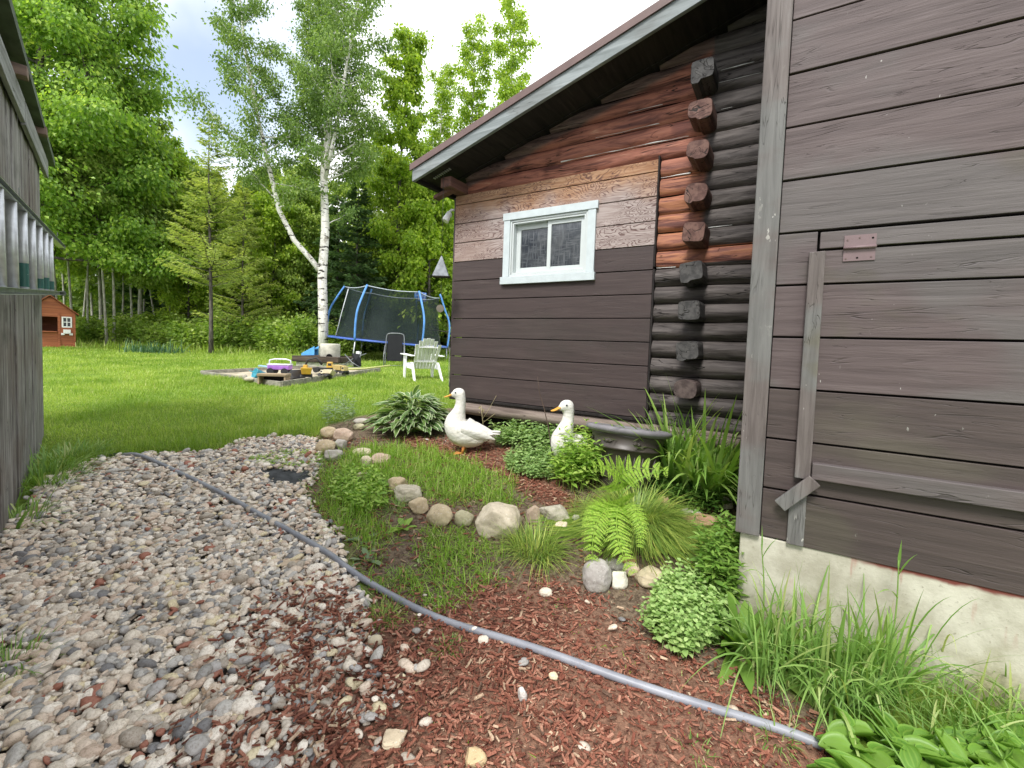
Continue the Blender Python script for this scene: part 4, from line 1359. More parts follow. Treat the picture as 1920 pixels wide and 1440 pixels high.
    for i, (px, d, sx, sz) in enumerate(((168, 21, 1.1, .85), (205, 22, 1.2, .9), (242, 21, 1.1, 1.0), (275, 22.5, 1.3, 1.2), (308, 20.5, 1.0, .85), (338, 22, 1.2, 1.1), (372, 20, 1.1, .9), (402, 21.5, 1.2, 1.1),
                                         (432, 20, 1.05, 1.0), (462, 21, 1.3, 1.25), (498, 20, 1.1, 1.0), (528, 19, 1.0, .95), (556, 18.5, 1.1, 1.1), (582, 19.5, 1.0, 1.0), (645, 19, 1.0, .8), (150, 22, 1.2, .9), (705, 21, 1.2, 1.0), (770, 21, 1.2, 1.1))):
        if sh is None:
            sh = thing('bush', 'leafy green bush at the edge of the mown lawn before the woods', 'bush', at_col(px, d), 0, 'bushes along the wood edge')
            mb.build('stem', M_BARK, sh); link('foliage', mesh_np('foliage', V, F), LM['shrub'], sh); c = sh
        else: c = copy_tree(sh)
        c.location = at_col(px, d); c.rotation_euler.z = i * 1.3; c.scale = (sx * 1.15, sx * 1.15, sz * 1.2)
    # low weeds before the bushes and a blue green clump
    x = []; y = []
    for px in rs.uniform(140, 600, 2600):
        p = at_col(px, rs.uniform(17.3, 20.5)); x.append(p[0]); y.append(p[1])
    x = np.array(x); y = np.array(y)
    o = link('tall_weeds', mesh_np('tall_weeds', *join_np([blade_set(x, y, rs.uniform(.25, .65, len(x)), .03, .5, .5, 3)])[:2]), grass_mat('tall_weed_blades'))
    stuff(o, 'tall weeds along the foot of the bushes', 'weeds')
    n = 260; b = at_col(285, 17.0)
    x = b[0] + rs.normal(0, .55, n); y = b[1] + rs.normal(0, .25, n)
    V, F, e = blade_set(x, y, rs.uniform(.4, .8, n), .035, .5, .45, 3)
    o = link('iris_clump', mesh_np('iris_clump', V, F), leafmat('blue_green_blades', [(0, (.05, .12, .055)), (.5, (.08, .17, .08)), (1, (.14, .24, .12))], .25))
    tag(o, 'blue green clump of tall strap leaves at the lawn edge', 'plant')
    # the wood behind, one mass
    n = 120000; a = rs.uniform(R(-58), R(4), n); dd = rs.uniform(26.5, 42, n)
    cx = np.sin(a) / np.cos(a) * dd; H = 7.5 + 2.0 * np.sin(a * 23) + 1.4 * np.sin(a * 61 + 1)
    pos = np.stack([cx, dd, ground(cx, dd) + rs.uniform(0, 1, n) ** 1.25 * H], 1)
    nv = rs.normal(0, .6, (n, 3)); nv[:, 2] += .6
    l = .42 * rs.uniform(.6, 1.3, n); V, F = leaves(pos, rdir(n, -.8, .2), nrm(nv), l, l * .7)
    o = link('woods', mesh_np('woods', V, F), leafmat('far_wood_leaves', [(0, (0.163, 0.245, 0.073)), (.5, (0.254, 0.360, 0.087)), (1, (0.381, 0.476, 0.119))], .4, .5, .3, (.25, (.6, .66, .6))))
    stuff(o, 'deep green woods behind the yard', 'woods')


big_maple(); birch(); spruces(); woodland()

# ================================================================ rocks edging the bed
def m_rock():
    t = T('field_stone'); v = t.obj()
    tint = t.n('Attribute', attribute_name='tint', attribute_type='OBJECT').outputs['Color']
    n = t.noise(v, 9, 5, .65); f = t.noise(v, 70, 4, .7); big = t.noise(v, 3.5, 3)
    c = t.mix(t.step(n, .3, .7), t.mix(1.0, tint, (.70, .68, .66), 'MULTIPLY'), tint)
    c = t.mix(t.step(f, .58, .70), c, t.mix(1.0, c, (.45, .43, .42), 'MULTIPLY'))
    c = t.mix(t.step(f, .40, .33), c, t.mix(.5, c, (.8, .78, .74)))
    ms = t.math('MULTIPLY', t.step(big, .50, .68), .45)
    c = t.mix(ms, c, (.23, .22, .10))
    t.bsdf(c, .82, .25, nrm=t.bump(t.math('ADD', n, t.math('MULTIPLY', f, .4)), .5, .012))
    return t.m


M_ROCK = m_rock()
TAN, CREAM, GREY, PINK, WHITE_, BROWN, GREEN_ = (.44, .38, .28), (.56, .52, .43), (.36, .36, .36), (.47, .38, .33), (.66, .64, .60), (.34, .22, .15), (.38, .38, .28)
ROCKS = [
    # x0, x1, y0, y1, tint, squareness, label
    (602, 632, 797, 823, TAN, 2.3, 'tan rock at the back left of the rock pile by the lawn'),
    (626, 662, 799, 829, PINK, 2.4, 'pinkish pointed rock on top of the pile by the lawn'),
    (592, 629, 822, 853, TAN, 2.2, 'rounded brown tan rock at the left end of the border'),
    (627, 650, 822, 846, GREY, 2.6, 'small grey rock wedged in the middle of the rock pile'),
    (607, 645, 841, 865, GREY, 2.6, 'sloping grey rock lowest in the pile at the gravel edge'),
    (663, 697, 784, 797, GREY, 2.6, 'flat grey rock under the left side of the variegated clump'),
    (661, 685, 793, 807, GREEN_, 2.3, 'small greenish rock just before the flat grey one'),
    (661, 697, 839, 856, CREAM, 2.4, 'long cream rock right of the rock pile'),
    (693, 732, 850, 872, PINK, 2.6, 'flat pinkish rock lying in the bed grass'),
    (675, 697, 852, 877, CREAM, 2.4, 'cream rock leaning on the flat pinkish one'),
    (667, 694, 883, 902, CREAM, 2.2, 'round cream rock half sunk among bright weeds'),
    (725, 764, 892, 925, TAN, 2.6, 'tan rock behind the long slanting grey rock'),
    (737, 793, 908, 942, (.44, .43, .38), 2.8, 'long slanting grey rock in the middle of the border'),
    (766, 804, 932, 966, TAN, 2.5, 'yellowish rock between slanting grey rock and egg shaped stone'),
    (799, 849, 944, 991, (.45, .40, .30), 2.05, 'egg shaped speckled tan stone in the border'),
    (852, 889, 955, 989, GREEN_, 2.3, 'mossy greenish stone left of the big boulder'),
    (889, 976, 944, 1016, (.52, .49, .42), 3.0, 'largest pale boulder with a mossy face'),
    (986, 1012, 945, 984, (.37, .31, .26), 3.2, 'brownish blocky rock right of the big boulder'),
    (1010, 1070, 945, 986, (.42, .42, .38), 3.4, 'angular grey rock with a flat top right of the boulder'),
    (1038, 1065, 979, 1005, CREAM, 3.0, 'narrow pale stone in front of the angular grey rock'),
    (1072, 1087, 964, 983, GREY, 2.6, 'small grey stone beside the lowest fern fronds'),
    (1226, 1257, 927, 963, (.52, .37, .27), 2.6, 'orange pink stone behind the grass mound'),
    (1277, 1315, 953, 974, GREY, 2.8, 'grey stone lying behind the reddish brown rock'),
    (1276, 1347, 964, 1001, (.38, .25, .185), 2.9, 'reddish brown rock beside the corner post'),
    (1342, 1375, 922, 957, (.50, .50, .48), 2.5, 'pale grey rock tucked against the corner post'),
    (1090, 1147, 1050, 1115, (.345, .35, .365), 2.3, 'big smooth grey stone at the front of the small cluster'),
    (1130, 1172, 1049, 1082, (.22, .225, .225), 2.5, 'dark grey stone at the back of the small cluster'),
    (1146, 1176, 1070, 1108, (.70, .66, .62), 3.2, 'white quartz stone in the small cluster'),
    (1159, 1191, 1042, 1060, (.36, .25, .13), 2.3, 'orange brown stone under the hanging grass'),
    (1166, 1198, 1055, 1083, (.58, .49, .42), 2.3, 'round pinkish cream stone in the small cluster'),
    (1190, 1243, 1067, 1107, (.50, .46, .36), 2.6, 'yellowish stone at the right end of the small cluster'),
    (689, 718, 1192, 1221, (.50, .47, .38), 2.1, 'round speckled stone among gravel below the hose'),
    (716, 760, 1384, 1408, (.56, .50, .40), 3.4, 'pale angular stone in the wood chips near the gravel'),
    (871, 913, 1411, 1442, (.46, .37, .24), 3.2, 'square tan stone at the near edge of the mulch'),
    (970, 988, 1292, 1320, (.52, .53, .56), 2.6, 'upright pale grey stone lying in the mulch'),
    (896, 916, 1194, 1210, (.66, .62, .58), 2.3, 'white stone touching the upper side of the mulch below the hose'),
    (1010, 1036, 1103, 1121, (.66, .61, .55), 2.2, 'white oval stone above the hose beside the seedling'),
    (522, 566, 1050, 1069, (.52, .44, .36), 3.0, 'flat tan stone larger than the pebbles around it'),
    (1028, 1046, 1262, 1278, (.62, .55, .42), 2.4, 'cream stone in the mulch just below the hose'),
]
R5V, R5F = ico(5)


def make_rocks():
    rs = np.random.default_rng(21)
    for i, (x0, x1, y0, y1, tint, sq, lab) in enumerate(ROCKS):
        b = on_ground((x0 + x1) / 2, y1); d = float((b - CAM) @ _f)
        w = (x1 - x0) * d / FPX; h0 = (y1 - y0) * d / FPX * .93
        el = math.atan2(CAM[2] - b[2], math.hypot(b[0], b[1]))
        dep = w * rs.uniform(.7, .95)
        h = max(.3 * w, math.sqrt(max(1e-5, h0 ** 2 - (dep * math.sin(el)) ** 2)) / math.cos(el) if h0 > dep * math.sin(el) else .35 * w)
        V = R5V.copy(); n = V / (np.sum(np.abs(V) ** sq, 1, keepdims=True) ** (1 / sq))
        for _ in range(7 if sq > 2.4 else 3):
            a = nrm(rs.normal(0, 1, 3)); lim = rs.uniform(.68, .9); q = n @ a
            n -= np.where(q > lim, (q - lim) * (.8 if sq > 2.4 else .5), 0)[:, None] * a
        nz = np.array([mnoise.noise((p[0] * 1.3 + i * 7.1, p[1] * 1.3, p[2] * 1.3)) + .4 * mnoise.noise((p[0] * 3.7 + i, p[1] * 3.7, p[2] * 3.7)) + .12 * mnoise.noise((p[0] * 11 + i, p[1] * 11, p[2] * 11)) for p in n])
        n *= (1 + .11 * nz)[:, None]
        yaw = rs.uniform(-.35, .35); tl = rs.uniform(-.15, .15)
        Mx = np.array(Euler((rs.uniform(-.1, .1), tl, yaw)).to_matrix())
        n = n @ Mx.T
        ex = n.max(0) - n.min(0)
        n = n / ex * np.array([w * 1.02, dep, h]); n[:, 2] -= n[:, 2].min() + h * .12
        fw = nrm(np.array([b[0], b[1], 0]))
        c = b + fw * dep * .42
        c[2] = ground(c[0], c[1]) * .5 + b[2] * .5
        n = n - np.array([(n[:, 0].max() + n[:, 0].min()) / 2, (n[:, 1].max() + n[:, 1].min()) / 2, 0])
        o = link('rock', mesh_np('rock', n, R5F, True), M_ROCK, None, c)
        o['tint'] = (*[min(.85, q * m_) for q, m_ in zip(tint, (1.34, 1.25, 1.12))], 1.0)
        tag(o, lab, 'rock', 'rocks edging the garden bed')


make_rocks()


# ================================================================ grey hose
def make_hose():
    px = [(205, 856), (228, 855), (262, 862), (300, 877), (360, 905), (420, 937), (480, 970), (540, 1003), (600, 1040), (650, 1073), (700, 1103), (750, 1130), (800, 1154), (860, 1177),
          (930, 1199), (1000, 1222), (1070, 1247), (1140, 1272), (1200, 1292), (1270, 1314), (1340, 1335), (1410, 1356), (1470, 1376), (1530, 1400), (1600, 1432), (1720, 1500)]
    P = []
    for x, y in px:
        p = on_ground(x, y); P.append((p[0], p[1]))
    P = np.array(P); k = np.arange(len(P)); tt = np.linspace(0, len(P) - 1, 260)
    def cr(a):
        out = []
        for t in tt:
            i = min(int(t), len(a) - 2); f = t - i
            p0, p1, p2, p3 = a[max(i - 1, 0)], a[i], a[i + 1], a[min(i + 2, len(a) - 1)]
            out.append(.5 * ((2 * p1) + (-p0 + p2) * f + (2 * p0 - 5 * p1 + 4 * p2 - p3) * f * f + (-p0 + 3 * p1 - 3 * p2 + p3) * f ** 3))
        return np.array(out)
    xs, ys = cr(P[:, 0]), cr(P[:, 1])
    g, m, b = zones(xs, ys)
    zs = ground(xs, ys) + .016 + g * .022 + .004 * np.sin(xs * 5)
    t = T('grey_hose_plastic'); v = t.obj()
    n = t.noise(v, 6, 4); f = t.noise(v, 90, 3)
    c = t.mix(t.step(n, .35, .65), (.215, .222, .255), (.285, .293, .325))
    c = t.mix(t.step(f, .6, .72), c, (.20, .18, .16))
    t.bsdf(c, .42, .45, nrm=t.bump(f, .12, .002))
    mb = MB(); mb.tube(list(zip(xs[8:], ys[8:], zs[8:])), .0178, 14)
    hs = thing('hose', 'long grey plastic hose snaking from the lawn edge over gravel and mulch', 'hose', (0, 0, 0))
    mb.build('pipe', t.m, hs)
    mb = MB(); mb.tube(list(zip(xs[:10], ys[:10], zs[:10])), .014, 10); mb.build('end', plain('dark_green_rubber', (.03, .045, .035), .5), hs)


make_hose()


def make_fabric():
    p = np.array(P_FABRIC); c = p.mean(0); vs = []
    q = []
    for k in range(len(p)):
        a, b = p[k], p[(k + 1) % len(p)]
        for f in (0, .33, .66): q.append(a + (b - a) * f + RNG.normal(0, .015, 2))
    q = np.array(q); n = len(q); V = [(c[0], c[1], float(ground(*c)) + .016)]
    for r in (.5, 1.0):
        for x, y in c + (q - c) * r: V.append((x, y, float(ground(x, y)) + .010 + .006 * mnoise.noise((x * 9, y * 9, 0)) - .004 * (r == 1)))
    F = [(0, 1 + i, 1 + (i + 1) % n) for i in range(n)] + [(1 + i, 1 + n + i, 1 + n + (i + 1) % n, 1 + (i + 1) % n) for i in range(n)]
    m = MB(); m.add(V, F, True)
    o = m.build('landscape_fabric', plain('dark_fabric', (.055, .058, .06), .9, .2, var=.4, scale=12, bump=.3, bscale=120))
    tag(o, 'exposed patch of dark grey landscape fabric in the gravel', 'fabric')
    e = MB(); pts = [on_ground(x, y) for x, y in ((628, 995), (636, 1015), (640, 1035), (646, 1058))]
    e.tube([(p[0], p[1], p[2] + .015) for p in pts], .014, 8, flat=.5)
    o = e.build('edging_strip', plain('black_edging', (.03, .03, .03), .5)); tag(o, 'short piece of black plastic edging beside the hose', 'edging')


make_fabric()


# ================================================================ ducks
def spline(pts, n):
    a = np.array(pts, float); out = []
    for t in np.linspace(0, len(a) - 1, n):
        i = min(int(t), len(a) - 2); f = t - i
        p0, p1, p2, p3 = a[max(i - 1, 0)], a[i], a[i + 1], a[min(i + 2, len(a) - 1)]
        out.append(.5 * ((2 * p1) + (-p0 + p2) * f + (2 * p0 - 5 * p1 + 4 * p2 - p3) * f * f + (-p0 + 3 * p1 - 3 * p2 + p3) * f ** 3))
    return np.array(out)


def make_duck():
    """bill towards -X, standing on z = 0"""
    d = thing('duck', 'white duck standing tall on the mulch, seen whole, facing left', 'duck', (0, 0, 0), 0, 'white ducks in the garden bed')
    t = T('white_feathers'); v = t.obj(); s = t.xyz(v)
    ft = t.vor(t.map(v, (.55, 1, 1), rot=(0, R(25), 0)), 42); n = t.noise(t.map(v, (.4, 1, 1)), 60, 4, .6); n2 = t.noise(v, 9, 3)
    c = t.mix(t.step(n, .3, .7), (.66, .635, .58), (.74, .725, .69))
    low = t.math('MULTIPLY', t.step(t.math('ADD', s[2], t.math('MULTIPLY', n2, .10)), .27, .12), .55)
    c = t.mix(low, c, (.66, .57, .39))
    c = t.mix(t.math('MULTIPLY', t.step(n2, .55, .7), .25), c, (.68, .63, .52))
    sc_ = t.vor(t.map(v, (.50, 1, .85), rot=(0, R(22), 0)), 30, 'DISTANCE_TO_EDGE')
    c = t.mix(t.math('MULTIPLY', t.math('MULTIPLY', t.step(sc_, .09, .0), t.step(s[2], .42, .34)), .22), c, (.42, .40, .36))
    bd = t.bsdf(c, .75, .2, nrm=t.bump(t.math('ADD', t.math('MULTIPLY', ft, 1.2), t.math('MULTIPLY', n, .5)), .35, .006), out=False)
    t.out(bd); fm = t.m
    path = spline([(.335, 0, .205, .010), (.285, 0, .212, .034), (.215, 0, .212, .078), (.12, 0, .200, .130), (.03, 0, .212, .150), (-.035, 0, .250, .138), (-.062, 0, .312, .112), (-.048, 0, .380, .080),
                   (-.030, 0, .445, .058), (-.022, 0, .510, .049), (-.026, 0, .560, .052), (-.038, 0, .592, .055), (-.058, 0, .600, .046)], 60)
    mb = MB(); mb.tube([tuple(p[:3]) for p in path], list(path[:, 3]), 24)
    mb.sphere((-.042, 0, .594), .058, 20, 14, (1.12, .92, .95)); mb.sphere((-.088, 0, .582), .030, 14, 10, (1.2, .95, .9))
    mb.sphere((.08, 0, .175), .13, 20, 14, (1.25, .98, .85))
    mb.sphere((.28, .0, .208), .045, 14, 10, (1.5, 1.3, .45)); mb.sphere((.26, 0, .235), .03, 12, 8, (1.6, 1.4, .4))
    mb.v = [(x, y * (.90 if z < .4 else .96), z) for x, y, z in mb.v]
    o = mb.build('tmp', None); me0 = o.data; bpy.data.objects.remove(o)
    me = solid(me0, [('REMESH', dict(mode='VOXEL', voxel_size=.0075, use_smooth_shade=True)), ('SMOOTH', dict(factor=.5, iterations=7))], 'body')
    # a little feather relief
    co = np.zeros(len(me.vertices) * 3, np.float32); me.vertices.foreach_get('co', co); co = co.reshape(-1, 3)
    no = np.zeros(len(me.vertices) * 3, np.float32); me.vertices.foreach_get('normal', no); no = no.reshape(-1, 3)
    dsp = np.array([mnoise.noise((p[0] * 14, p[1] * 30, p[2] * 26)) * .0022 + mnoise.noise((p[0] * 6, p[1] * 9, p[2] * 9)) * .004 for p in co.astype(float)], np.float32)
    me.vertices.foreach_set('co', (co + no * dsp[:, None]).ravel()); me.update()
    body = link('body', me, fm, d)
    # folded wings of overlapping feathers
    for sd in (-1, 1):
        w = MB(); n = 10
        for lay, (x0, z0, L, hgt, yy) in enumerate(((-.03, .252, .30, .098, .128), (.01, .268, .30, .062, .132), (.05, .262, .29, .040, .126))):
            vs = []; nu, nv_ = 16, 9
            for i in range(nu + 1):
                u = i / nu
                for j in range(nv_ + 1):
                    q = j / nv_ * 2 - 1
                    hh = hgt * (math.sin(PI * min(1, u * 1.0 + .10)) ** .55 if u < .92 else max(.04, (1 - u) * 5) ** 1.0 * .75)
                    x = x0 + L * u; z = z0 - .085 * u ** 1.5 - .012 * u + q * hh
                    yb = yy * (1 - .62 * u ** 2.2) - .55 * (q ** 2) * hh * (1.0 if q > 0 else .55) + .006 * lay
                    vs.append((x, sd * yb, z))
            k = nv_ + 1
            fs = [(i * k + j, i * k + j + 1, (i + 1) * k + j + 1, (i + 1) * k + j) for i in range(nu) for j in range(nv_)]
            w.add(vs, fs, True)
        me = bpy.data.meshes.new('w'); me.from_pydata(w.v, [], w.f); me.polygons.foreach_set('use_smooth', [True] * len(w.f))
        link('wing', solid(me, [('SOLIDIFY', dict(thickness=.010, offset=0)), ('SUBSURF', dict(levels=1))], 'wing'), fm, d)
    tl = MB()
    for k, (a, zz) in enumerate(((-.28, .0), (.0, .012), (.28, .0), (-.14, .02), (.14, .02))):
        tl.sphere((.335, a * .10, .215 + zz), .03, 12, 8, (1.7, .6, .22))
    tl.build('tail', fm, d)
    om = plain('orange_bill', (.70, .34, .06), .45, .4, var=.08)
    b = MB(); bp = spline([(-.094, 0, .588, .023), (-.118, 0, .577, .020), (-.150, 0, .563, .019), (-.178, 0, .555, .017), (-.190, 0, .553, .008)], 16)
    vs = []
    for p in bp:
        for j in range(14):
            a = 2 * PI * j / 14; vs.append((p[0], math.cos(a) * p[3] * (1.05 + (-.10 - p[0]) * 4), p[2] + math.sin(a) * p[3] * (.80 - (-.09 - p[0]) * 5)))
    b.add(vs, [(i * 14 + j, i * 14 + (j + 1) % 14, (i + 1) * 14 + (j + 1) % 14, (i + 1) * 14 + j) for i in range(15) for j in range(14)] + [tuple(15 * 14 + j for j in range(14))], True)
    b.build('bill', om, d)
    for sd in (-1, 1):
        e = MB(); e.sphere((-.067, sd * .0475, .606), .0085, 12, 8); e.build('eye', plain('duck_eye', (.02, .03, .05), .15, .6), d)
        l = MB(); l.tube([(.03, sd * .055, .10), (.025, sd * .055, .05), (.02, sd * .055, .014)], [.018, .013, .012], 10)
        toes = [(-.075, .045), (-.088, .0), (-.075, -.045)]; pts = [(.025, sd * .055, .012)]
        web = [(.03, sd * .055, .010)] + [(.02 + x, sd * .055 + y, .006) for x, y in toes]
        l.add([*web, *[(x, y, z + .006) for x, y, z in web]], [(0, 1, 2), (0, 2, 3), (4, 6, 5), (4, 7, 6), (0, 4, 5, 1), (1, 5, 6, 2), (2, 6, 7, 3), (3, 7, 4, 0)])
        for x, y in toes: l.tube([(.025, sd * .055, .014), (.02 + x * .6, sd * .055 + y * .6, .013), (.02 + x * 1.06, sd * .055 + y * 1.06, .006)], [.009, .007, .004], 8)
        l.build('leg', plain('orange_leg', (.55, .22, .06), .5, .35), d)
    return d


dk = make_duck()
p = on_ground(865, 850); dk.location = p; dk.rotation_euler.z = R(-4); dk.scale = (1.0, 1.0, 1.0)
d2 = copy_tree(dk); p = on_ground(1066, 878); d2.location = (p[0], p[1], p[2] - .045); d2.rotation_euler.z = R(20); d2.scale = (.97, .97, .97)
d2.scale = (1.0, 1.0, 1.0); d2['label'] = 'white duck half hidden behind leafy plants beside the big planter'


# ================================================================ big plant pot
def make_pot():
    b = at_col(1180, 3.58)
    pt = thing('plant_pot', 'large dark brown plastic planter with a wide grey rim', 'planter', (b[0], b[1], max(float(ground(b[0], b[1])) - .03, .345)), 0, rot=(R(-7), R(5.0), 0)); pt.scale = (1.07, 1.07, 1.0)
    pm = plain('dark_brown_plastic', (.066, .055, .048), .42, .45, var=.25, scale=5, bump=.06)
    k = 1.0
    body = [(.0, .0), (.185, .0), (.195, .015), (.225, .17), (.250, .30), (.262, .302), (.265, .316), (.255, .322), (.268, .40), (.280, .43), (.262, .43), (.24, .36), (.2, .34), (0, .35)]
    m = MB(); m.lathe(body, 56); m.build('body', pm, pt)
    r = MB(); r.lathe([(.268, .418), (.300, .425), (.318, .440), (.322, .458), (.312, .472), (.290, .476), (.266, .468), (.258, .44)], 56)
    r.build('rim', plain('faded_grey_rim', (.21, .20, .215), .6, .35, var=.15, scale=7, bump=.1), pt)
    s = MB(); s.lathe([(0, .385), (.15, .39), (.262, .38)], 28); s.build('soil', plain('potting_soil', (.03, .022, .016), .95, .1, bump=.6), pt)
    for a in range(0, 360, 45):              # moulded palmettes between the bands, ribs below
        q = R(a); c, sn = math.cos(q), math.sin(q); o = MB()
        for f in (-.9, -.6, -.3, 0, .3, .6, .9):
            L = .030 * (1.15 - .35 * abs(f)); z0 = .350; rr = .262
            p0 = (c * rr - sn * 0, sn * rr, z0); p1 = (c * (rr + .006) - sn * math.sin(f) * L * 1.5, sn * (rr + .006) + c * math.sin(f) * L * 1.5, z0 + math.cos(f) * L)
            o.tube([p0, tuple((np.array(p0) + p1) / 2), p1], [.003, .0075, .002], 7)
        o.build('palmette', pm, pt)
    rb = MB()
    for a in range(0, 360, 15):
        q = R(a); rb.tube([(math.cos(q) * .206, math.sin(q) * .206, .05), (math.cos(q) * .228, math.sin(q) * .228, .18), (math.cos(q) * .243, math.sin(q) * .243, .26)], [.004, .010, .004], 7)
    o = rb.build('ribbing', pm, pt)


make_pot()


# ================================================================ plants
def gpoly(px0, px1, py0, py1, n, rs):
    xs = rs.uniform(px0, px1, n * 3); ys = rs.uniform(py0, py1, n * 3)
    e = ((xs - (px0 + px1) / 2) / ((px1 - px0) / 2)) ** 2 + ((ys - (py0 + py1) / 2) / ((py1 - py0) / 2)) ** 2
    k = np.where(e < 1)[0][:n]
    return np.array([on_ground(xs[i], ys[i]) for i in k])


def herb(name, label, cat, roots, h, leaf, lw, pairs, mat, seed, lean=.35, stemm=None, droop=.25, group=None, curl=.5):
    """many leafy stems with opposite pairs of leaves"""
    rs = np.random.default_rng(seed); n = len(roots)
    a = rs.uniform(0, 2 * PI, n); l = np.abs(rs.normal(0, lean, n))
    d = nrm(np.stack([np.cos(a) * l, np.sin(a) * l, np.ones(n)], 1)); H = h * rs.uniform(.55, 1.15, n)
    o = thing(name, label, cat, roots.mean(0), 0, group); c = roots.mean(0)
    ro = roots - c
    P = []; D = []; L = []
    for k in range(pairs):
        t = (.25 + .75 * (k + 1) / pairs); p = ro + d * (H * t)[:, None]
        an = a + k * PI / 2 + rs.normal(0, .3, n)
        for s in (0, PI):
            up = rs.uniform(.05, .55, n) + .45 * (k == pairs - 1)
            P.append(p); D.append(np.stack([np.cos(an + s), np.sin(an + s), up], 1)); L.append(leaf * (1.1 - .45 * (k / pairs)) * rs.uniform(.6, 1.2, n))
    P = np.concatenate(P); D = nrm(np.concatenate(D)); L = np.concatenate(L)
    V, F, e = blades(P, D, L, L * lw, droop, 3, .12, ([0, .4, .75, 1], [.35, 1, .7, .03]), twist=.35)
    link('foliage', mesh_np('foliage', V, F, True), mat, o)
    V, F, e = blades(ro, d, H, .004, .02, 2, 0); link('stems', mesh_np('stems', V, F), stemm or mat, o)
    return o


LMT = {
    'mint': leafmat('mint_leaves', [(0, (0.176, 0.298, 0.098)), (.5, (0.275, 0.420, 0.139)), (1, (0.407, 0.541, 0.214))], .3, .5, .35),
    'fresh': leafmat('fresh_leaves', [(0, (0.209, 0.374, 0.056)), (.5, (0.308, 0.481, 0.081)), (1, (0.473, 0.602, 0.147))], .35, .45, .35),
    'dark': leafmat('dark_leaves', [(0, (0.048, 0.117, 0.021)), (.5, (0.083, 0.179, 0.028)), (1, (0.166, 0.276, 0.055))], .3, .4, .4),
    'oreg': leafmat('oregano_leaves', [(0, (0.225, 0.359, 0.106)), (.5, (0.324, 0.481, 0.155)), (1, (0.473, 0.602, 0.247))], .3, .5, .35),
    'comf': leafmat('broad_leaves', [(0, (0.130, 0.252, 0.045)), (.5, (0.190, 0.329, 0.057)), (1, (0.262, 0.395, 0.087))], .35, .45, .4),
    'silver': leafmat('grey_green_leaves', [(0, (.15, .22, .11)), (.5, (.21, .29, .15)), (1, (.28, .35, .2))], .25, .6, .3),
    'hosta': leafmat('variegated_leaves', [(0, (.08, .16, .045)), (.5, (.12, .22, .06)), (1, (.18, .28, .08))], .3, .4, .4, edge=(.70, (.62, .68, .45))),
    'lily': leafmat('lily_blades', [(0, (0.154, 0.281, 0.059)), (.4, (0.220, 0.385, 0.078)), (.75, (0.300, 0.476, 0.107)), (1, (0.491, 0.593, 0.215))], .35, .38, .45),
    'fescue': leafmat('fescue_blades', [(0, (0.176, 0.277, 0.064)), (.4, (0.245, 0.371, 0.075)), (.75, (0.361, 0.474, 0.097)), (1, (0.593, 0.625, 0.168))], .3, .45, .4),
    'fern': leafmat('fern_leaflets', [(0, (0.245, 0.413, 0.055)), (.5, (0.325, 0.508, 0.066)), (1, (0.430, 0.579, 0.106))], .42, .45, .35),
    'tall': leafmat('tall_grass_blades', [(0, (0.138, 0.262, 0.055)), (.4, (0.207, 0.359, 0.083)), (.8, (0.304, 0.455, 0.124)), (1, (0.483, 0.524, 0.221))], .35, .45, .35),
    'mantle': leafmat('mantle_leaves', [(0, (0.102, 0.231, 0.031)), (.5, (0.145, 0.300, 0.041)), (1, (0.223, 0.377, 0.070))], .3, .42, .4, edge=(.62, (.20, .36, .055))),
}


def clump(name, label, cat, c, n, r, L, W, mat, seed, el=(.2, 1.4), droop=.5, fold=.0, seg=4, prof=None, group=None, smooth=True, edge=False, rot=None, squash=1.0, twist=0.0, parent=None):
    """leaves rising from one base point"""
    rs = np.random.default_rng(seed)
    a = rs.uniform(0, 2 * PI, n); rr = r * np.sqrt(rs.random(n)); e = rs.uniform(el[0], el[1], n)
    root = np.stack([np.cos(a) * rr, np.sin(a) * rr * squash, np.zeros(n)], 1)
    for i in range(n): root[i, 2] = float(ground(c[0] + root[i, 0], c[1] + root[i, 1])) - c[2] - .01
    a2 = a + rs.normal(0, .5, n)
    d = np.stack([np.cos(a2) * np.cos(e), np.sin(a2) * np.cos(e), np.sin(e)], 1)
    V, F, ed = blades(root, d, rs.uniform(L[0], L[1], n), rs.uniform(W[0], W[1], n), rs.uniform(droop * .4, droop * 1.3, n), seg, fold, prof, twist=twist)
    o = link(name, mesh_np(name, V, F, smooth, {'edge': ed} if edge else None), mat, parent, c)
    if label: tag(o, label, cat, group)
    return o


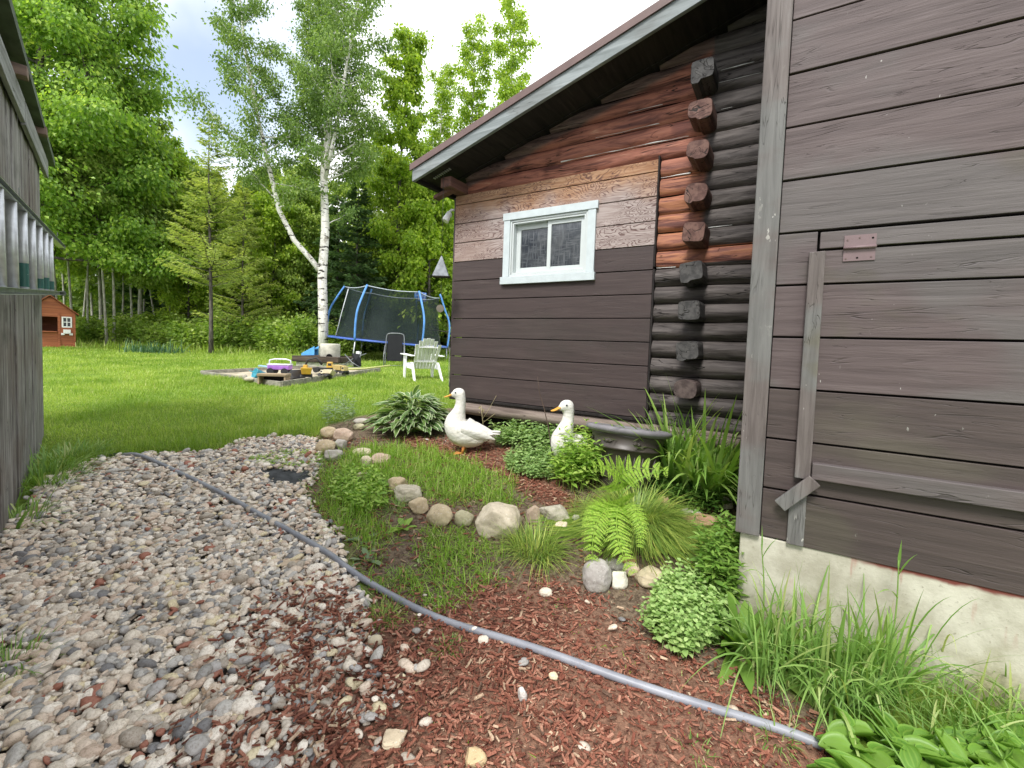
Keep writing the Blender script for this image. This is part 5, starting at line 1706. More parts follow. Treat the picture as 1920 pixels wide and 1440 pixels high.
def frond(parent, pts, plen, nv=(0, -.6, .8), n=13, lw=.022):
    """a fern frond: midrib and pinnae cut into leaflets"""
    q = spline(pts, 40); P = []; D = []; N = []; L = []
    mb = MB(); mb.tube([tuple(x) for x in q], list(np.linspace(.0045, .0012, 40)), 6)
    for i in range(n):
        f = .10 + .88 * i / (n - 1); k = f * 38; j = int(k); p = q[j] + (q[j + 1] - q[j]) * (k - j)
        tg = nrm(q[min(j + 2, 39)] - q[max(j - 1, 0)]); sd = nrm(np.cross(tg, nrm(np.array(nv, float)))); up = np.cross(sd, tg)
        ln = plen * min(1, .55 + f * 2.2) * (1.08 - f) ** .62
        for s in (-1, 1):
            pd = nrm(sd * s + tg * .38 - np.array([0, 0, .10]) + up * .06)
            m = max(4, int(ln / .0085))
            for u in range(m):
                v = (u + .6) / m; c = p + pd * ln * v - np.array([0, 0, .10 * ln * v * v]); wl = lw * (1.05 - v) ** .55 * min(1, ln / .08 + .25)
                for ss in (-1, 1):
                    P.append(c); D.append(np.cross(up, pd) * ss + pd * .55); N.append(up); L.append(wl)
    V, F = leaves(np.array(P), np.array(D), np.array(N) + RNG.normal(0, .12, (len(P), 3)), np.array(L), np.array(L) * .62)
    o = link('frond', mesh_np('frond', V, F), LMT['fern'], parent)
    mb.build('midrib', LMT['fern'], o)


def pleated(root, d, L, W, rs, nu=9, ns=7):
    """roundish leaves folded in pleats that fan out from the stalk"""
    n = len(root); d = nrm(d); sd = nrm(np.stack([-d[:, 1], d[:, 0], rs.normal(0, .25, n)], 1)); up = np.cross(sd, d); up *= np.where(up[:, 2:3] < 0, -1, 1)
    u = np.linspace(-1, 1, nu); t = np.linspace(0, 1, ns); prof = np.interp(t, [0, .12, .4, .7, .9, 1], [.30, .85, 1, .82, .45, .05])
    zig = np.where(np.arange(nu) % 2 == 0, 1, -1) * .15
    X = u[None, :] * prof[:, None]; Y = t[:, None] + .12 * (np.abs(u)[None, :] ** 2) * (t[:, None] - .6) ; Z = zig[None, :] * np.sin(PI * np.clip(t, 0, .95))[:, None] * .55 + .16 * np.abs(u)[None, :] ** 1.5 * prof[:, None] - .30 * t[:, None] ** 2
    L = L[:, None, None, None]; W = W[:, None, None, None]
    V = root[:, None, None, :] + d[:, None, None, :] * L * Y[None, :, :, None] + sd[:, None, None, :] * W * .5 * X[None, :, :, None] + up[:, None, None, :] * L * Z[None, :, :, None]
    V = V.reshape(-1, 3); b = (np.arange(n) * nu * ns)[:, None, None]; i = (np.arange(ns - 1)[:, None] * nu + np.arange(nu - 1)[None, :]).reshape(-1)
    F = (b + i[None, :, None] + np.array([0, 1, nu + 1, nu])).reshape(-1, 4)
    return V, F


def make_plants():
    rs = np.random.default_rng(77)
    # variegated clump by the cabin corner
    c = on_ground(772, 808)
    hp = ([0, .22, .5, .8, 1], [.18, .8, 1, .6, .03])
    o = thing('hosta', 'variegated clump with cream edged leaves beside the cabin corner', 'plant', c)
    clump('foliage', None, None, (0, 0, 0), 10, .1, (.1, .2), (.05, .06), LMT['hosta'], 1) if False else None
    n = 520; a = rs.uniform(0, 2 * PI, n); r = .42 * np.sqrt(rs.random(n)); zt = .44 * (1 - (r / .50) ** 2) * rs.uniform(.45, 1.0, n)
    root = np.stack([np.cos(a) * r * .8, np.sin(a) * r * .8, zt], 1); a2 = a + rs.normal(0, .45, n); e = rs.uniform(.0, 1.0, n) * (1 - r / .6) + .15
    V, F, ed = blades(root, np.stack([np.cos(a2) * np.cos(e), np.sin(a2) * np.cos(e), np.sin(e)], 1), rs.uniform(.15, .27, n), rs.uniform(.055, .082, n), rs.uniform(.2, .6, n), 5, .15, hp, twist=.3)
    link('foliage', mesh_np('foliage', V, F, True, {'edge': ed}), LMT['hosta'], o)
    V, F, ed = blades(root * [.25, .25, 0], nrm(root - root * [.25, .25, 0] + [0, 0, .01]), np.linalg.norm(root - root * [.25, .25, 0], axis=1), .008, 0, 2); link('stems', mesh_np('stems', V, F), LMT['mint'], o)
    # strap leaved clump between planter and corner post
    c = on_ground(1318, 930)
    clump('daylily', 'tall dark green strap leaved clump between the planter and the corner post', 'plant', c, 380, .20, (.55, 1.42), (.024, .044), LMT['lily'], 6, (.85, 1.54), .58, .12, 7, ([0, .15, .6, 1], [.75, 1, .8, .03]), squash=.8)
    c = at_col(1268, 3.64)
    clump('daylily', 'light strap leaved clump arching left behind the planter', 'plant', c, 120, .07, (.8, 1.25), (.018, .032), LMT['lily'], 7, (.95, 1.5), .62, .12, 7, ([0, .15, .6, 1], [.75, 1, .8, .03]))
    c = on_ground(1345, 930)
    clump('strap_plant', 'arching strap leaves close against the corner post', 'plant', c, 120, .16, (.3, .72), (.014, .026), LMT['lily'], 8, (.6, 1.45), .6, .12, 7, ([0, .15, .6, 1], [.75, 1, .8, .03]))
    # fine grass mound and the fern growing out of it
    c = on_ground(1188, 1050); c = c + nrm(np.array([c[0], c[1], 0])) * .40; c[2] = float(ground(c[0], c[1]))
    n = 3600; a = rs.uniform(0, 2 * PI, n); rr = .16 * np.sqrt(rs.random(n))
    root = np.stack([np.cos(a) * rr, np.sin(a) * rr, .0 * a], 1); e = rs.uniform(.25, 1.3, n) ** 1.0
    a2 = a + rs.normal(0, .35, n); d = np.stack([np.cos(a2) * np.cos(e), np.sin(a2) * np.cos(e), np.sin(e)], 1)
    V, F, _ = blades(root, d, rs.uniform(.30, .52, n), .0050, rs.uniform(.35, .95, n), 6)
    V[:, 2] = np.maximum(V[:, 2], .0 + RNG.random(len(V)) * .02)
    o = link('ornamental_grass', mesh_np('ornamental_grass', V, F), LMT['fescue'], None, c); tag(o, 'hair fine grass mound spilling behind the cluster of small stones', 'grass clump')
    f = thing('fern', 'yellow green fern with fronds draped over the fine grass mound', 'fern', c)
    w = lambda px, py, dd: np.array(at_depth(px, py, dd)) - c
    B = w(1168, 960, 2.95); up_ = (.0, -.75, .66); fl = (-.1, -.62, .78)
    for pts, pl, nv in (([B, w(1158, 905, 2.92), w(1176, 884, 2.88), w(1210, 878, 2.84), w(1252, 884, 2.80)], .175, up_),
                        ([B, w(1165, 905, 2.9), w(1160, 885, 2.86), w(1142, 876, 2.80), w(1112, 872, 2.74)], .165, (.25, -.75, .6)),
                        ([w(1165, 965, 2.85), w(1146, 950, 2.76), w(1124, 970, 2.64), w(1112, 1010, 2.56), w(1110, 1066, 2.48)], .14, fl),
                        ([w(1170, 965, 2.85), w(1160, 950, 2.74), w(1156, 985, 2.60), w(1164, 1030, 2.50), w(1188, 1076, 2.42)], .14, fl),
                        ([w(1168, 962, 2.85), w(1180, 945, 2.76), w(1194, 965, 2.64), w(1202, 995, 2.56), w(1200, 1026, 2.52)], .09, fl),
                        ([w(1160, 962, 2.85), w(1132, 948, 2.78), w(1110, 960, 2.70), w(1096, 985, 2.64)], .09, fl)):
        frond(f, pts, pl, nv, *((9, .027) if pl > .15 else (13, .023)))
    # herbs
    herb('mint_patch', 'blue green mint patch under the cabin base log', 'herb patch', gpoly(925, 1062, 800, 852, 230, rs), .20, .062, .55, 5, LMT['mint'], 1)
    herb('herb_patch', 'low leafy ground cover in front of the mint patch', 'herb patch', gpoly(945, 1100, 845, 905, 420, rs), .12, .042, .55, 4, LMT['mint'], 2)
    herb('leafy_shoots', 'pale green leafy shoots in front of the half hidden duck', 'plant', gpoly(1040, 1150, 882, 928, 145, rs), .40, .074, .36, 7, LMT['fresh'], 3, .25)
    herb('herb_patch', 'dark leafy weeds below the tall strap leaves', 'herb patch', gpoly(1225, 1390, 890, 968, 260, rs), .17, .070, .36, 5, LMT['dark'], 4)
    herb('oregano', 'low mound of small round pale green leaves above the hose', 'herb patch', gpoly(1222, 1352, 1108, 1240, 400, rs), .17, .034, .82, 7, LMT['oreg'], 5, .30)
    herb('leafy_plant', 'leafy upright stems at the foot of the corner post', 'plant', gpoly(1312, 1392, 1085, 1160, 110, rs), .40, .075, .32, 9, LMT['comf'], 6, .18)
    herb('weed_patch', 'bright leafy weeds among the left border rocks', 'weeds', gpoly(625, 725, 890, 970, 130, rs), .11, .055, .5, 4, LMT['fresh'], 7)
    herb('weed_patch', 'thin pale weeds at the lawn edge left of the variegated clump', 'weeds', gpoly(600, 670, 775, 812, 34, rs), .32, .07, .25, 7, LMT['silver'], 8, .15)
    herb('weed_patch', 'small weeds round the dark landscape fabric', 'weeds', gpoly(470, 600, 850, 880, 90, rs), .05, .035, .5, 3, LMT['fresh'], 9)
    # broad leaved weeds and rosettes
    bp = ([0, .18, .5, .8, 1], [.25, .7, 1, .65, .03]); rp = ([0, .35, .7, 1], [.22, .7, 1, .25])
    c = on_ground(1392, 1215)
    clump('comfrey', 'broad leaved plant rising above the pale green mound', 'plant', c, 46, .10, (.16, .34), (.055, .085), LMT['comf'], 11, (.2, 1.45), .40, .12, 5, bp, twist=.3)
    for (px, py, n, L, W, m, lab) in ((680, 1012, 16, .12, .045, 'silver', 'grey green rosette above the hose, farther of two'), (692, 1050, 17, .13, .048, 'silver', 'grey green rosette close to the hose, nearer of two'),
                                      (757, 990, 16, .12, .055, 'fresh', 'bright green rosette left of the egg shaped stone'), (1036, 1143, 9, .055, .032, 'mint', 'tiny round leaved seedling in the red mulch'),
                                      (562, 960, 10, .11, .05, 'mint', 'weed rosette at the gravel edge beside the bed'), (182, 945, 8, .10, .05, 'mint', 'lone weed standing in the pebbles near the shed'),
                                      (790, 1058, 8, .06, .03, 'mint', 'small weed rosette in the thin grass patch'), (705, 925, 14, .12, .045, 'fresh', 'leafy weed before the left border rocks')):
        clump('weed', lab, 'weed', on_ground(px, py), n, .012, (L * .6, L), (W * .7, W), LMT[m], px, (.08, .75), .30, .12, 4, rp, group='small weeds growing in the bed and gravel', twist=.2)
    # pleated round leaves filling the lower right corner
    o = thing('lady_mantle', 'bright green clump of broad pleated leaves over the near end of the hose', 'plant', on_ground(1745, 1432))
    R0 = np.array([on_ground(x, y) for x, y in zip(rs.uniform(1590, 2030, 270), rs.uniform(1420, 1590, 270))])
    cc = np.array(o.location); n = len(R0)
    a = rs.uniform(0, 2 * PI, n); hh = rs.uniform(.01, .10, n) * np.clip((R0[:, 0] - 1.05) / .2 + .5, .5, 1)
    tip = R0 + np.stack([np.cos(a) * .05, np.sin(a) * .05, hh], 1) - cc
    V1, F1 = pleated(tip, np.stack([np.cos(a) * .9, np.sin(a) * .9, rs.uniform(-.1, .75, n)], 1), rs.uniform(.060, .118, n), rs.uniform(.062, .100, n), rs)
    t = LMT['mantle']
    link('foliage', mesh_np('foliage', V1, F1, True, {'edge': np.tile(np.where(np.arange(9) % 2 == 0, 1., 0.), len(V1) // 9)}), t, o)
    V, F, _ = blades(R0 - cc, nrm(tip - (R0 - cc)), np.linalg.norm(tip - (R0 - cc), axis=1), .005, 0, 2); link('stems', mesh_np('stems', V, F), t, o)
    # tall grass along the concrete footing
    for (x0, x1, y0, y1, n, L, W, sd, lab) in ((1400, 1540, 1215, 1300, 240, (.25, .74), (.007, .014), 31, 'tall arching grass against the left part of the concrete footing'),
                                               (1510, 1690, 1270, 1350, 380, (.22, .70), (.007, .015), 32, 'dense tall grass in the middle of the concrete footing'),
                                               (1405, 1800, 1240, 1360, 75, (.55, .92), (.006, .010), 34, 'few tallest wispy grass blades rising along the whole footing'),
                                               (1700, 1960, 1300, 1440, 330, (.12, .42), (.004, .009), 33, 'thin yellow green grass at the right end of the footing')):
        rt = gpoly(x0, x1, y0, y1, n, rs); n = len(rt); c = rt.mean(0)
        a = rs.uniform(0, 2 * PI, n); l = np.abs(rs.normal(0, .33, n)); d = nrm(np.stack([np.cos(a) * l, np.sin(a) * l - .08, np.ones(n)], 1))
        V, F, _ = blades(rt - c, d, rs.uniform(*L, n) ** 1.0, rs.uniform(*W, n), rs.uniform(.25, 1.05, n), 8, .10, ([0, .2, .6, 1], [.6, 1, .8, .03]), twist=.5)
        o = link('tall_grass', mesh_np('tall_grass', V, F, True), LMT['tall'], None, c); tag(o, lab, 'grass clump', 'tall grass along the footing')
    # few long flowering stems standing clear of the rest
    for (px, py, qx, qy, lab) in ((1655, 1300, 1690, 1010, 'single tall grass stem rising up past the footing'), (1425, 1240, 1428, 985, 'tall grass stem before the corner post')):
        b = on_ground(px, py); d = float((b - CAM) @ _f); tp = np.array(at_depth(qx, qy, d)) - b
        m = MB(); pts = spline([(0, 0, 0), tuple(tp * .5 + np.array([.015, 0, 0])), tuple(tp * .86)], 12); m.tube([tuple(p) for p in pts], list(np.linspace(.004, .002, 12)), 6)
        o = m.build('tall_grass', LMT['tall'], None, loc=b); tag(o, lab, 'grass')
        V, F, _ = blades(np.array([pts[4], pts[7], pts[9], pts[10]]), nrm(np.array([[.5, -.2, 1], [-.6, -.2, .8], [.35, -.1, 1], tp])), [.2, .18, .16, .12], .012, [.5, .6, .3, .05], 6, .1)
        link('leaf', mesh_np('leaf', V, F, True), LMT['tall'], o)
    # grass tufts, shed grass
    for (px, py, n, r, L, W, m, lab) in ((718, 1160, 260, .075, (.06, .14), .004, 'fescue', 'round grass tuft lying right against the hose'), (1003, 1035, 620, .12, (.18, .34), .0052, 'fescue', 'drooping grass tuft right of the big boulder'),
                                         (840, 1215, 120, .05, (.05, .11), .004, 'tall', 'small grass tuft in the mulch below the hose'), (585, 1050, 0, .05, (.05, .1), .004, 'tall', ''),
                                         (745, 955, 120, .07, (.08, .18), .0045, 'tall', 'upright grass tuft between the border rocks'), (852, 935, 150, .08, (.08, .18), .0045, 'fescue', 'long grass tuft behind the egg shaped stone'),
                                         (655, 905, 200, .10, (.10, .24), .005, 'tall', 'long pale grass at the left end of the border'), (14, 1262, 300, .10, (.10, .22), .006, 'tall', 'grass tuft in the pebbles at the left edge'),
                                         (745, 1085, 140, .08, (.05, .12), .004, 'tall', 'dry grass tuft just above the hose'), (980, 930, 60, .08, (.05, .15), .004, 'tall', 'wispy dry grass beside the bare mulch'),
                                         (1100, 960, 160, .10, (.12, .26), .0045, 'fescue', 'grass tuft left of the fern'), (600, 870, 160, .10, (.08, .2), .005, 'tall', 'grass tuft before the left rock pile'),
                                         (1455, 1380, 60, .06, (.05, .14), .006, 'tall', 'small yellow grass tuft above the near hose end'), (1310, 1410, 36, .05, (.04, .1), .005, 'tall', 'wispy seedlings below the near hose end')):
        if n: clump('grass_tuft', lab, 'grass tuft', on_ground(px, py), n, r, L, (W * .7, W * 1.2), LMT[m], px + 1, (.5, 1.5), .65, 0, 4, None, group='grass tufts in the bed and mulch')
    for (px, py, n, r, L, lab) in ((78, 905, 330, .26, (.18, .46), 'long grass at the foot of the shed, nearer clump'), (120, 868, 300, .30, (.14, .34), 'long grass at the shed corner beside the lawn'), (25, 985, 110, .16, (.15, .42), 'sparse grass along the nearest shed boards')):
        clump('tall_grass', lab, 'grass clump', on_ground(px, py), n, r, L, (.006, .011), LMT['tall'], px, (.7, 1.5), .6, .08, 5, ([0, .2, .6, 1], [.6, 1, .8, .03]), group='long grass at the shed foot')
    # bare twigs beside the ducks
    tw = plain('dry_twig', (.10, .07, .055), .8, .2); lt = plain('pale_straw', (.42, .36, .20), .8, .2)
    b = on_ground(1040, 885); w = lambda px, py, dd=float((b - CAM) @ _f): tuple(np.array(at_depth(px, py, dd)) - b)
    m = MB(); m.tube([(0, 0, 0), w(1028, 800), w(1020, 765), w(1011, 735), w(1008, 706)], [.0055, .005, .004, .003, .002], 6); o = m.build('twig', tw, None, loc=b); tag(o, 'thin bare twig standing in front of the half hidden duck', 'twig')
    b = on_ground(908, 822); dd = float((b - CAM) @ _f); w = lambda px, py: tuple(np.array(at_depth(px, py, dd)) - b)
    m = MB(); m.tube([(0, 0, 0), w(905, 790), w(902, 760)], [.004, .003, .002], 5); m.tube([w(905, 785), w(918, 765), w(937, 730)], [.003, .002, .0012], 5); m.tube([w(906, 792), w(925, 778), w(942, 762)], [.003, .002, .0012], 5)
    o = m.build('dry_weed', lt, None, loc=b); tag(o, 'dry straw coloured weed before the cabin base log', 'weed')
    P = np.array([w(902, 762), w(905, 770), w(900, 775), w(912, 780), w(908, 788), w(903, 766)]); V, F = leaves(P, rdir(6), rdir(6), np.full(6, .05), np.full(6, .03)); link('leaf', mesh_np('leaf', V, F), lt, o)


make_plants()

# ================================================================ things out on the lawn
def make_trampoline():
    b = at_col(728, 17.0)
    tr = thing('trampoline', 'round trampoline with blue poles and black safety net by the woods', 'trampoline', b, 0, rot=(0, R(3.6), 0))
    blue = plain('faded_blue_foam', (.10, .27, .62), .55, .35, var=.18, scale=4); steel = plain('galvanised_tube', (.50, .52, .54), .4, .5, .6)
    pad = plain('blue_pad', (.045, .10, .36), .5, .4, var=.25, scale=3)
    t = T('black_safety_net'); d = t.bsdf((.014, .024, .022), .7, .2, out=False)
    f = t.step(t.noise(t.obj(), 1.3, 3), .3, .7)
    t.out(t.n('MixShader', {0: t.math('ADD', .52, t.math('MULTIPLY', f, .22)), 1: t.n('BsdfTransparent').outputs[0], 2: d}).outputs[0])
    net = t.m
    ang = [R(a) for a in (195, 255, 315, 15, 75, 135)]
    H0, H1 = .68, 2.52
    m = MB(); m.lathe([(1.9, H0), (2.14, H0 + .02), (2.2, H0 - .01), (2.2, H0 - .05), (2.12, H0 - .05)], 48); m.build('pad', pad, tr)
    m = MB(); m.lathe([(0, H0 - .02), (1.95, H0 - .01)], 40); m.build('mat', plain('black_mat', (.02, .02, .02), .7), tr)
    tops = []
    for k, a in enumerate(ang):
        c, s = math.cos(a), math.sin(a)
        pts = [(c * 2.2, s * 2.2, H0 - .05), (c * 2.23, s * 2.23, 1.2), (c * 2.18, s * 2.18, 1.65), (c * 1.98, s * 1.98, 2.1), (c * 1.74, s * 1.74, H1 + (.02 if s < 0 else .16))]
        q = spline(pts, 16); m = MB(); m.tube([tuple(p) for p in q], .034, 10); m.build('pole', blue, tr)
        tops.append(np.array([c * 1.72, s * 1.72, H1]))
        m = MB(); m.tube([(c * 2.16, s * 2.16, H0 - .04), (c * 2.2, s * 2.2, .3), (c * 2.2, s * 2.2, -.08)], .024, 8); m.build('leg', steel, tr)
    V = []; F = []; n = 8; r = 9
    for k in range(6):
        A = tops[k]; B = tops[(k + 1) % 6]; a0, a1 = ang[k], ang[(k + 1) % 6]
        if a1 < a0: a1 += 2 * PI
        b0 = len(V)
        for i in range(n + 1):
            u = i / n; aa = a0 + (a1 - a0) * u
            top = A * (1 - u) + B * u - np.array([0, 0, .06 * math.sin(PI * u)]); low = np.array([math.cos(aa) * 1.95, math.sin(aa) * 1.95, H0])
            for j in range(r + 1):
                v = j / r; p = low * (1 - v) + top * v; w = 1 - .07 * math.sin(PI * v) * (1 + .5 * math.sin(u * 9 + k)); V.append((p[0] * w, p[1] * w, p[2]))
        F += [(b0 + i * (r + 1) + j, b0 + (i + 1) * (r + 1) + j, b0 + (i + 1) * (r + 1) + j + 1, b0 + i * (r + 1) + j + 1) for i in range(n) for j in range(r)]
    m = MB(); m.add(V, F, True); no = m.build('safety_net', net, tr)
    m = MB(); pts = []
    for k in range(7):
        A = tops[k % 6]; B = tops[(k + 1) % 6]
        for u in np.linspace(0, 1, 6)[:-1]: pts.append(tuple(A * (1 - u) + B * u - np.array([0, 0, .06 * math.sin(PI * u)])))
    m.tube(pts[:31], .016, 6); m.build('top_cord', plain('pale_cord', (.45, .50, .55), .6), tr)
    z = MB(); a = R(212); z.tube([(math.cos(a) * 1.93, math.sin(a) * 1.93, H0), (math.cos(a) * 1.80, math.sin(a) * 1.80, 1.5), (math.cos(a) * 1.63, math.sin(a) * 1.63, H1 - .1)], .017, 6); z.build('net_zip', plain('pale_zip', (.5, .52, .55), .6), tr)
    # small basketball board on a back pole
    c = np.array([.62, 1.85, 2.62]); bb = MB(); bb.box(c - np.array([.25, .02, .19]), c + np.array([.25, .02, .19])); bo = bb.build('backboard', plain('backboard_blue', (.06, .16, .50), .4), tr, .01)
    wl = MB()
    for x in (-.2, -.07, .07, .2): wl.box(c + np.array([x - .008, -.024, -.18]), c + np.array([x + .008, -.0205, .18]))
    for zz in (-.08, .05): wl.box(c + np.array([-.24, -.0235, zz - .007]), c + np.array([.24, -.0207, zz + .007]))
    wl.build('board_marking', plain('board_white', (.65, .68, .72), .5), bo)


def make_lawn_chair():
    b = on_ground(792, 711); b[2] -= .01
    ch = thing('lawn_chair', 'white plastic slatted garden chair on the grass beside the cabin', 'chair', b, R(28))
    w = plain('white_chair_plastic', (.88, .87, .90), .42, .4, var=.05)
    for k in range(7):                                    # fan of back slats, rounded top
        x = (k - 3) * .070; h = .94 - .016 * (k - 3) ** 2
        m = MB(); xo = x * 1.22
        m.hexa([(x - .031, -.10, .27), (x + .031, -.10, .27), (x + .031, -.125, .27), (x - .031, -.125, .27), (xo - .039, -.40, h), (xo + .039, -.40, h), (xo + .039, -.425, h), (xo - .039, -.425, h)])
        m.build('back_slat', w, ch, .006)
    m = MB()
    for z, y in ((.42, -.205), (.74, -.345)): m.box((-.25, y - .018, z - .02), (.25, y, z + .02))
    m.build('back_brace', w, ch, .005)
    for k in range(5):
        y = .36 - .095 * k; z = .36 - .022 * k
        m = MB(); m.box((-.25, y - .08, z - .02), (.25, y, z)); m.build('seat_slat', w, ch, .006)
    m = MB(); m.box((-.27, .345, .24), (.27, .372, .37)); m.build('apron', w, ch, .008)
    for s in (-1, 1):
        m = MB(); m.hexa([(s * .335 - .05, -.38, .535), (s * .335 + .05, -.38, .535), (s * .345 + .065, .44, .555), (s * .345 - .065, .44, .555), (s * .335 - .05, -.38, .56), (s * .335 + .05, -.38, .56), (s * .345 + .065, .44, .58), (s * .345 - .065, .44, .58)])
        m.build('arm', w, ch, .010)
        m = MB(); m.hexa([(s * .33 - .02, .27, 0), (s * .33 + .02, .27, 0), (s * .33 + .02, .36, 0), (s * .33 - .02, .36, 0), (s * .32 - .022, .24, .54), (s * .32 + .022, .24, .54), (s * .32 + .022, .40, .54), (s * .32 - .022, .40, .54)]); m.build('leg', w, ch, .006)
        m = MB(); m.hexa([(s * .31 - .02, -.50, 0), (s * .31 + .02, -.50, 0), (s * .31 + .02, -.42, 0), (s * .31 - .02, -.42, 0), (s * .29 - .02, -.22, .40), (s * .29 + .02, -.22, .40), (s * .29 + .02, -.10, .40), (s * .29 - .02, -.10, .40)])
        m.hexa([(s * .285 - .014, -.2, .24), (s * .285 + .014, -.2, .24), (s * .285 + .014, .34, .26), (s * .285 - .014, .34, .26), (s * .285 - .014, -.2, .34), (s * .285 + .014, -.2, .34), (s * .285 + .014, .34, .36), (s * .285 - .014, .34, .36)])
        m.build('leg', w, ch, .006)


def make_lounger():
    b = at_col(740, 13.4)
    lo = thing('folding_lounger', 'black folded mesh lounger standing upright before the trampoline', 'chair', b, R(6), rot=(R(-7), 0, R(5)))
    fr = plain('grey_lounger_frame', (.20, .21, .22), .4, .5, .5); fb = plain('black_mesh_fabric', (.015, .016, .018), .75, .2)
    m = MB(); pts = spline([(-.27, 0, .05), (-.27, 0, .5), (-.26, 0, .88), (-.20, 0, .98), (0, 0, 1.0), (.20, 0, .98), (.26, 0, .88), (.27, 0, .5), (.27, 0, .05)], 40); m.tube([tuple(p) for p in pts], .014, 8); m.build('frame', fr, lo)
    m = MB(); m.box((-.225, -.006, .16), (.225, .006, .955)); m.build('fabric', fb, lo, .004)
    m = MB()
    for k in range(18): 
        z = .2 + .042 * k; m.tube([(-.27, 0, z), (-.22, 0, z + .02)], .005, 5); m.tube([(.27, 0, z), (.22, 0, z + .02)], .005, 5)
    m.build('lacing', fb, lo)
    for s in (-1, 1):
        m = MB(); m.tube([(s * .29, -.03, .62), (s * .30, -.10, .30), (s * .28, -.16, .0)], .013, 8); m.build('leg', fr, lo)
    m = MB(); m.tube([(-.30, -.15, .01), (.30, -.15, .01)], .013, 8); m.build('foot_bar', fr, lo)
    # crumpled camp chair in the weeds
    b = at_col(660, 11.8)
    cc = thing('camp_chair', 'collapsed metal framed camp chair lying in the weeds', 'chair', b)
    for pts in ([(-.30, 0, .02), (.05, .05, .30), (.35, .1, .42)], [(-.22, .1, .38), (.0, .02, .18), (.28, -.05, .03)], [(-.05, .1, .02), (.18, .05, .22), (.25, 0, .46)], [(-.25, -.05, .04), (.28, -.08, .02)]):
        m = MB(); m.tube(pts, .013, 7); m.build('tube', fr, cc)
    m = MB(); m.add([(-.02, .06, .42), (.22, .04, .40), (.26, .0, .08), (.05, .03, .05), (.12, -.04, .25)], [(0, 1, 4), (1, 2, 4), (2, 3, 4), (3, 0, 4)]); m.build('fabric', fb, cc)
    b = at_col(672, 11.9); m = MB(); m.box((-.035, -.035, -.02), (.035, .035, .46)); m.box((-.045, -.045, .34), (.045, .045, .47)); o = m.build('stake', plain('white_stake', (.7, .71, .7), .5), None, .004, loc=b); tag(o, 'short white topped stake behind the collapsed camp chair', 'stake')


def make_planter():
    b = at_col(612, 12.6)
    pl = thing('raised_planter', 'dark timber edged planter box on a concrete slab in the grass', 'planter', b, R(-8))
    tw = wood('dark_rotten_timber', (.085, .062, .048), (.035, .028, .024), (.17, .14, .115), 'X', 14, .85, .2, .8, lines=.8)
    m = MB(); m.box((-.62, -.45, -.05), (.62, .45, .13)); m.build('slab', plain('pale_slab', (.48, .46, .40), .85, .2, var=.25, bump=.4), pl, .015)
    for lo_, hi_ in (((-.70, -.52, .13), (.66, -.40, .29)), ((-.70, .40, .13), (.66, .52, .29)), ((-.72, -.40, .14), (-.60, .40, .28)), ((.56, -.40, .14), (.68, .40, .28))):
        m = MB(); m.box(lo_, hi_); m.build('timber', tw, pl, .015)
    m = MB(); m.box((-.6, -.40, .131), (.56, .40, .22)); m.build('soil', plain('dark_soil', (.04, .03, .02), .95, .1), pl)
    rg = plain('concrete_ring', (.46, .44, .37), .85, .25, var=.25, scale=5, bump=.4, bscale=30)
    rb = np.array([.10, .0, .22])
    rt = thing('concrete_ring', 'pale round concrete fire ring with a dark hole standing in the planter', 'fire ring', tuple(b + np.array([.13, -.05, .22])))
    m = MB(); m.lathe([(.25, 0), (.265, .02), (.265, .40), (.255, .42), (.215, .42), (.205, .40), (.205, 0)], 40); m.build('ring', rg, rt)
    m = MB(); m.tube([(.08, -.268, .055), (.08, -.24, .055)], .085, 18); m.build('hole', M_GAP, rt)
    sl = thing('toy_slide', 'bright blue plastic slide end beside the concrete ring', 'toy slide', tuple(b + np.array([-.30, -.12, .29])))
    bl = plain('sky_blue_plastic', (.10, .36, .72), .35, .45)
    m = MB(); m.hexa([(-.28, -.12, 0), (.08, -.12, .18), (.08, .12, .18), (-.28, .12, 0), (-.28, -.12, .03), (.08, -.12, .21), (.08, .12, .21), (-.28, .12, .03)]); m.build('chute', bl, sl, .006)
    for s in (-1, 1):
        m = MB(); m.hexa([(-.28, s * .13 - .012, 0), (.08, s * .13 - .012, .02), (.08, s * .13 + .012, .02), (-.28, s * .13 + .012, 0), (-.28, s * .13 - .012, .06), (.08, s * .13 - .012, .27), (.08, s * .13 + .012, .27), (-.28, s * .13 + .012, .06)]); m.build('side_rail', bl, sl, .006)


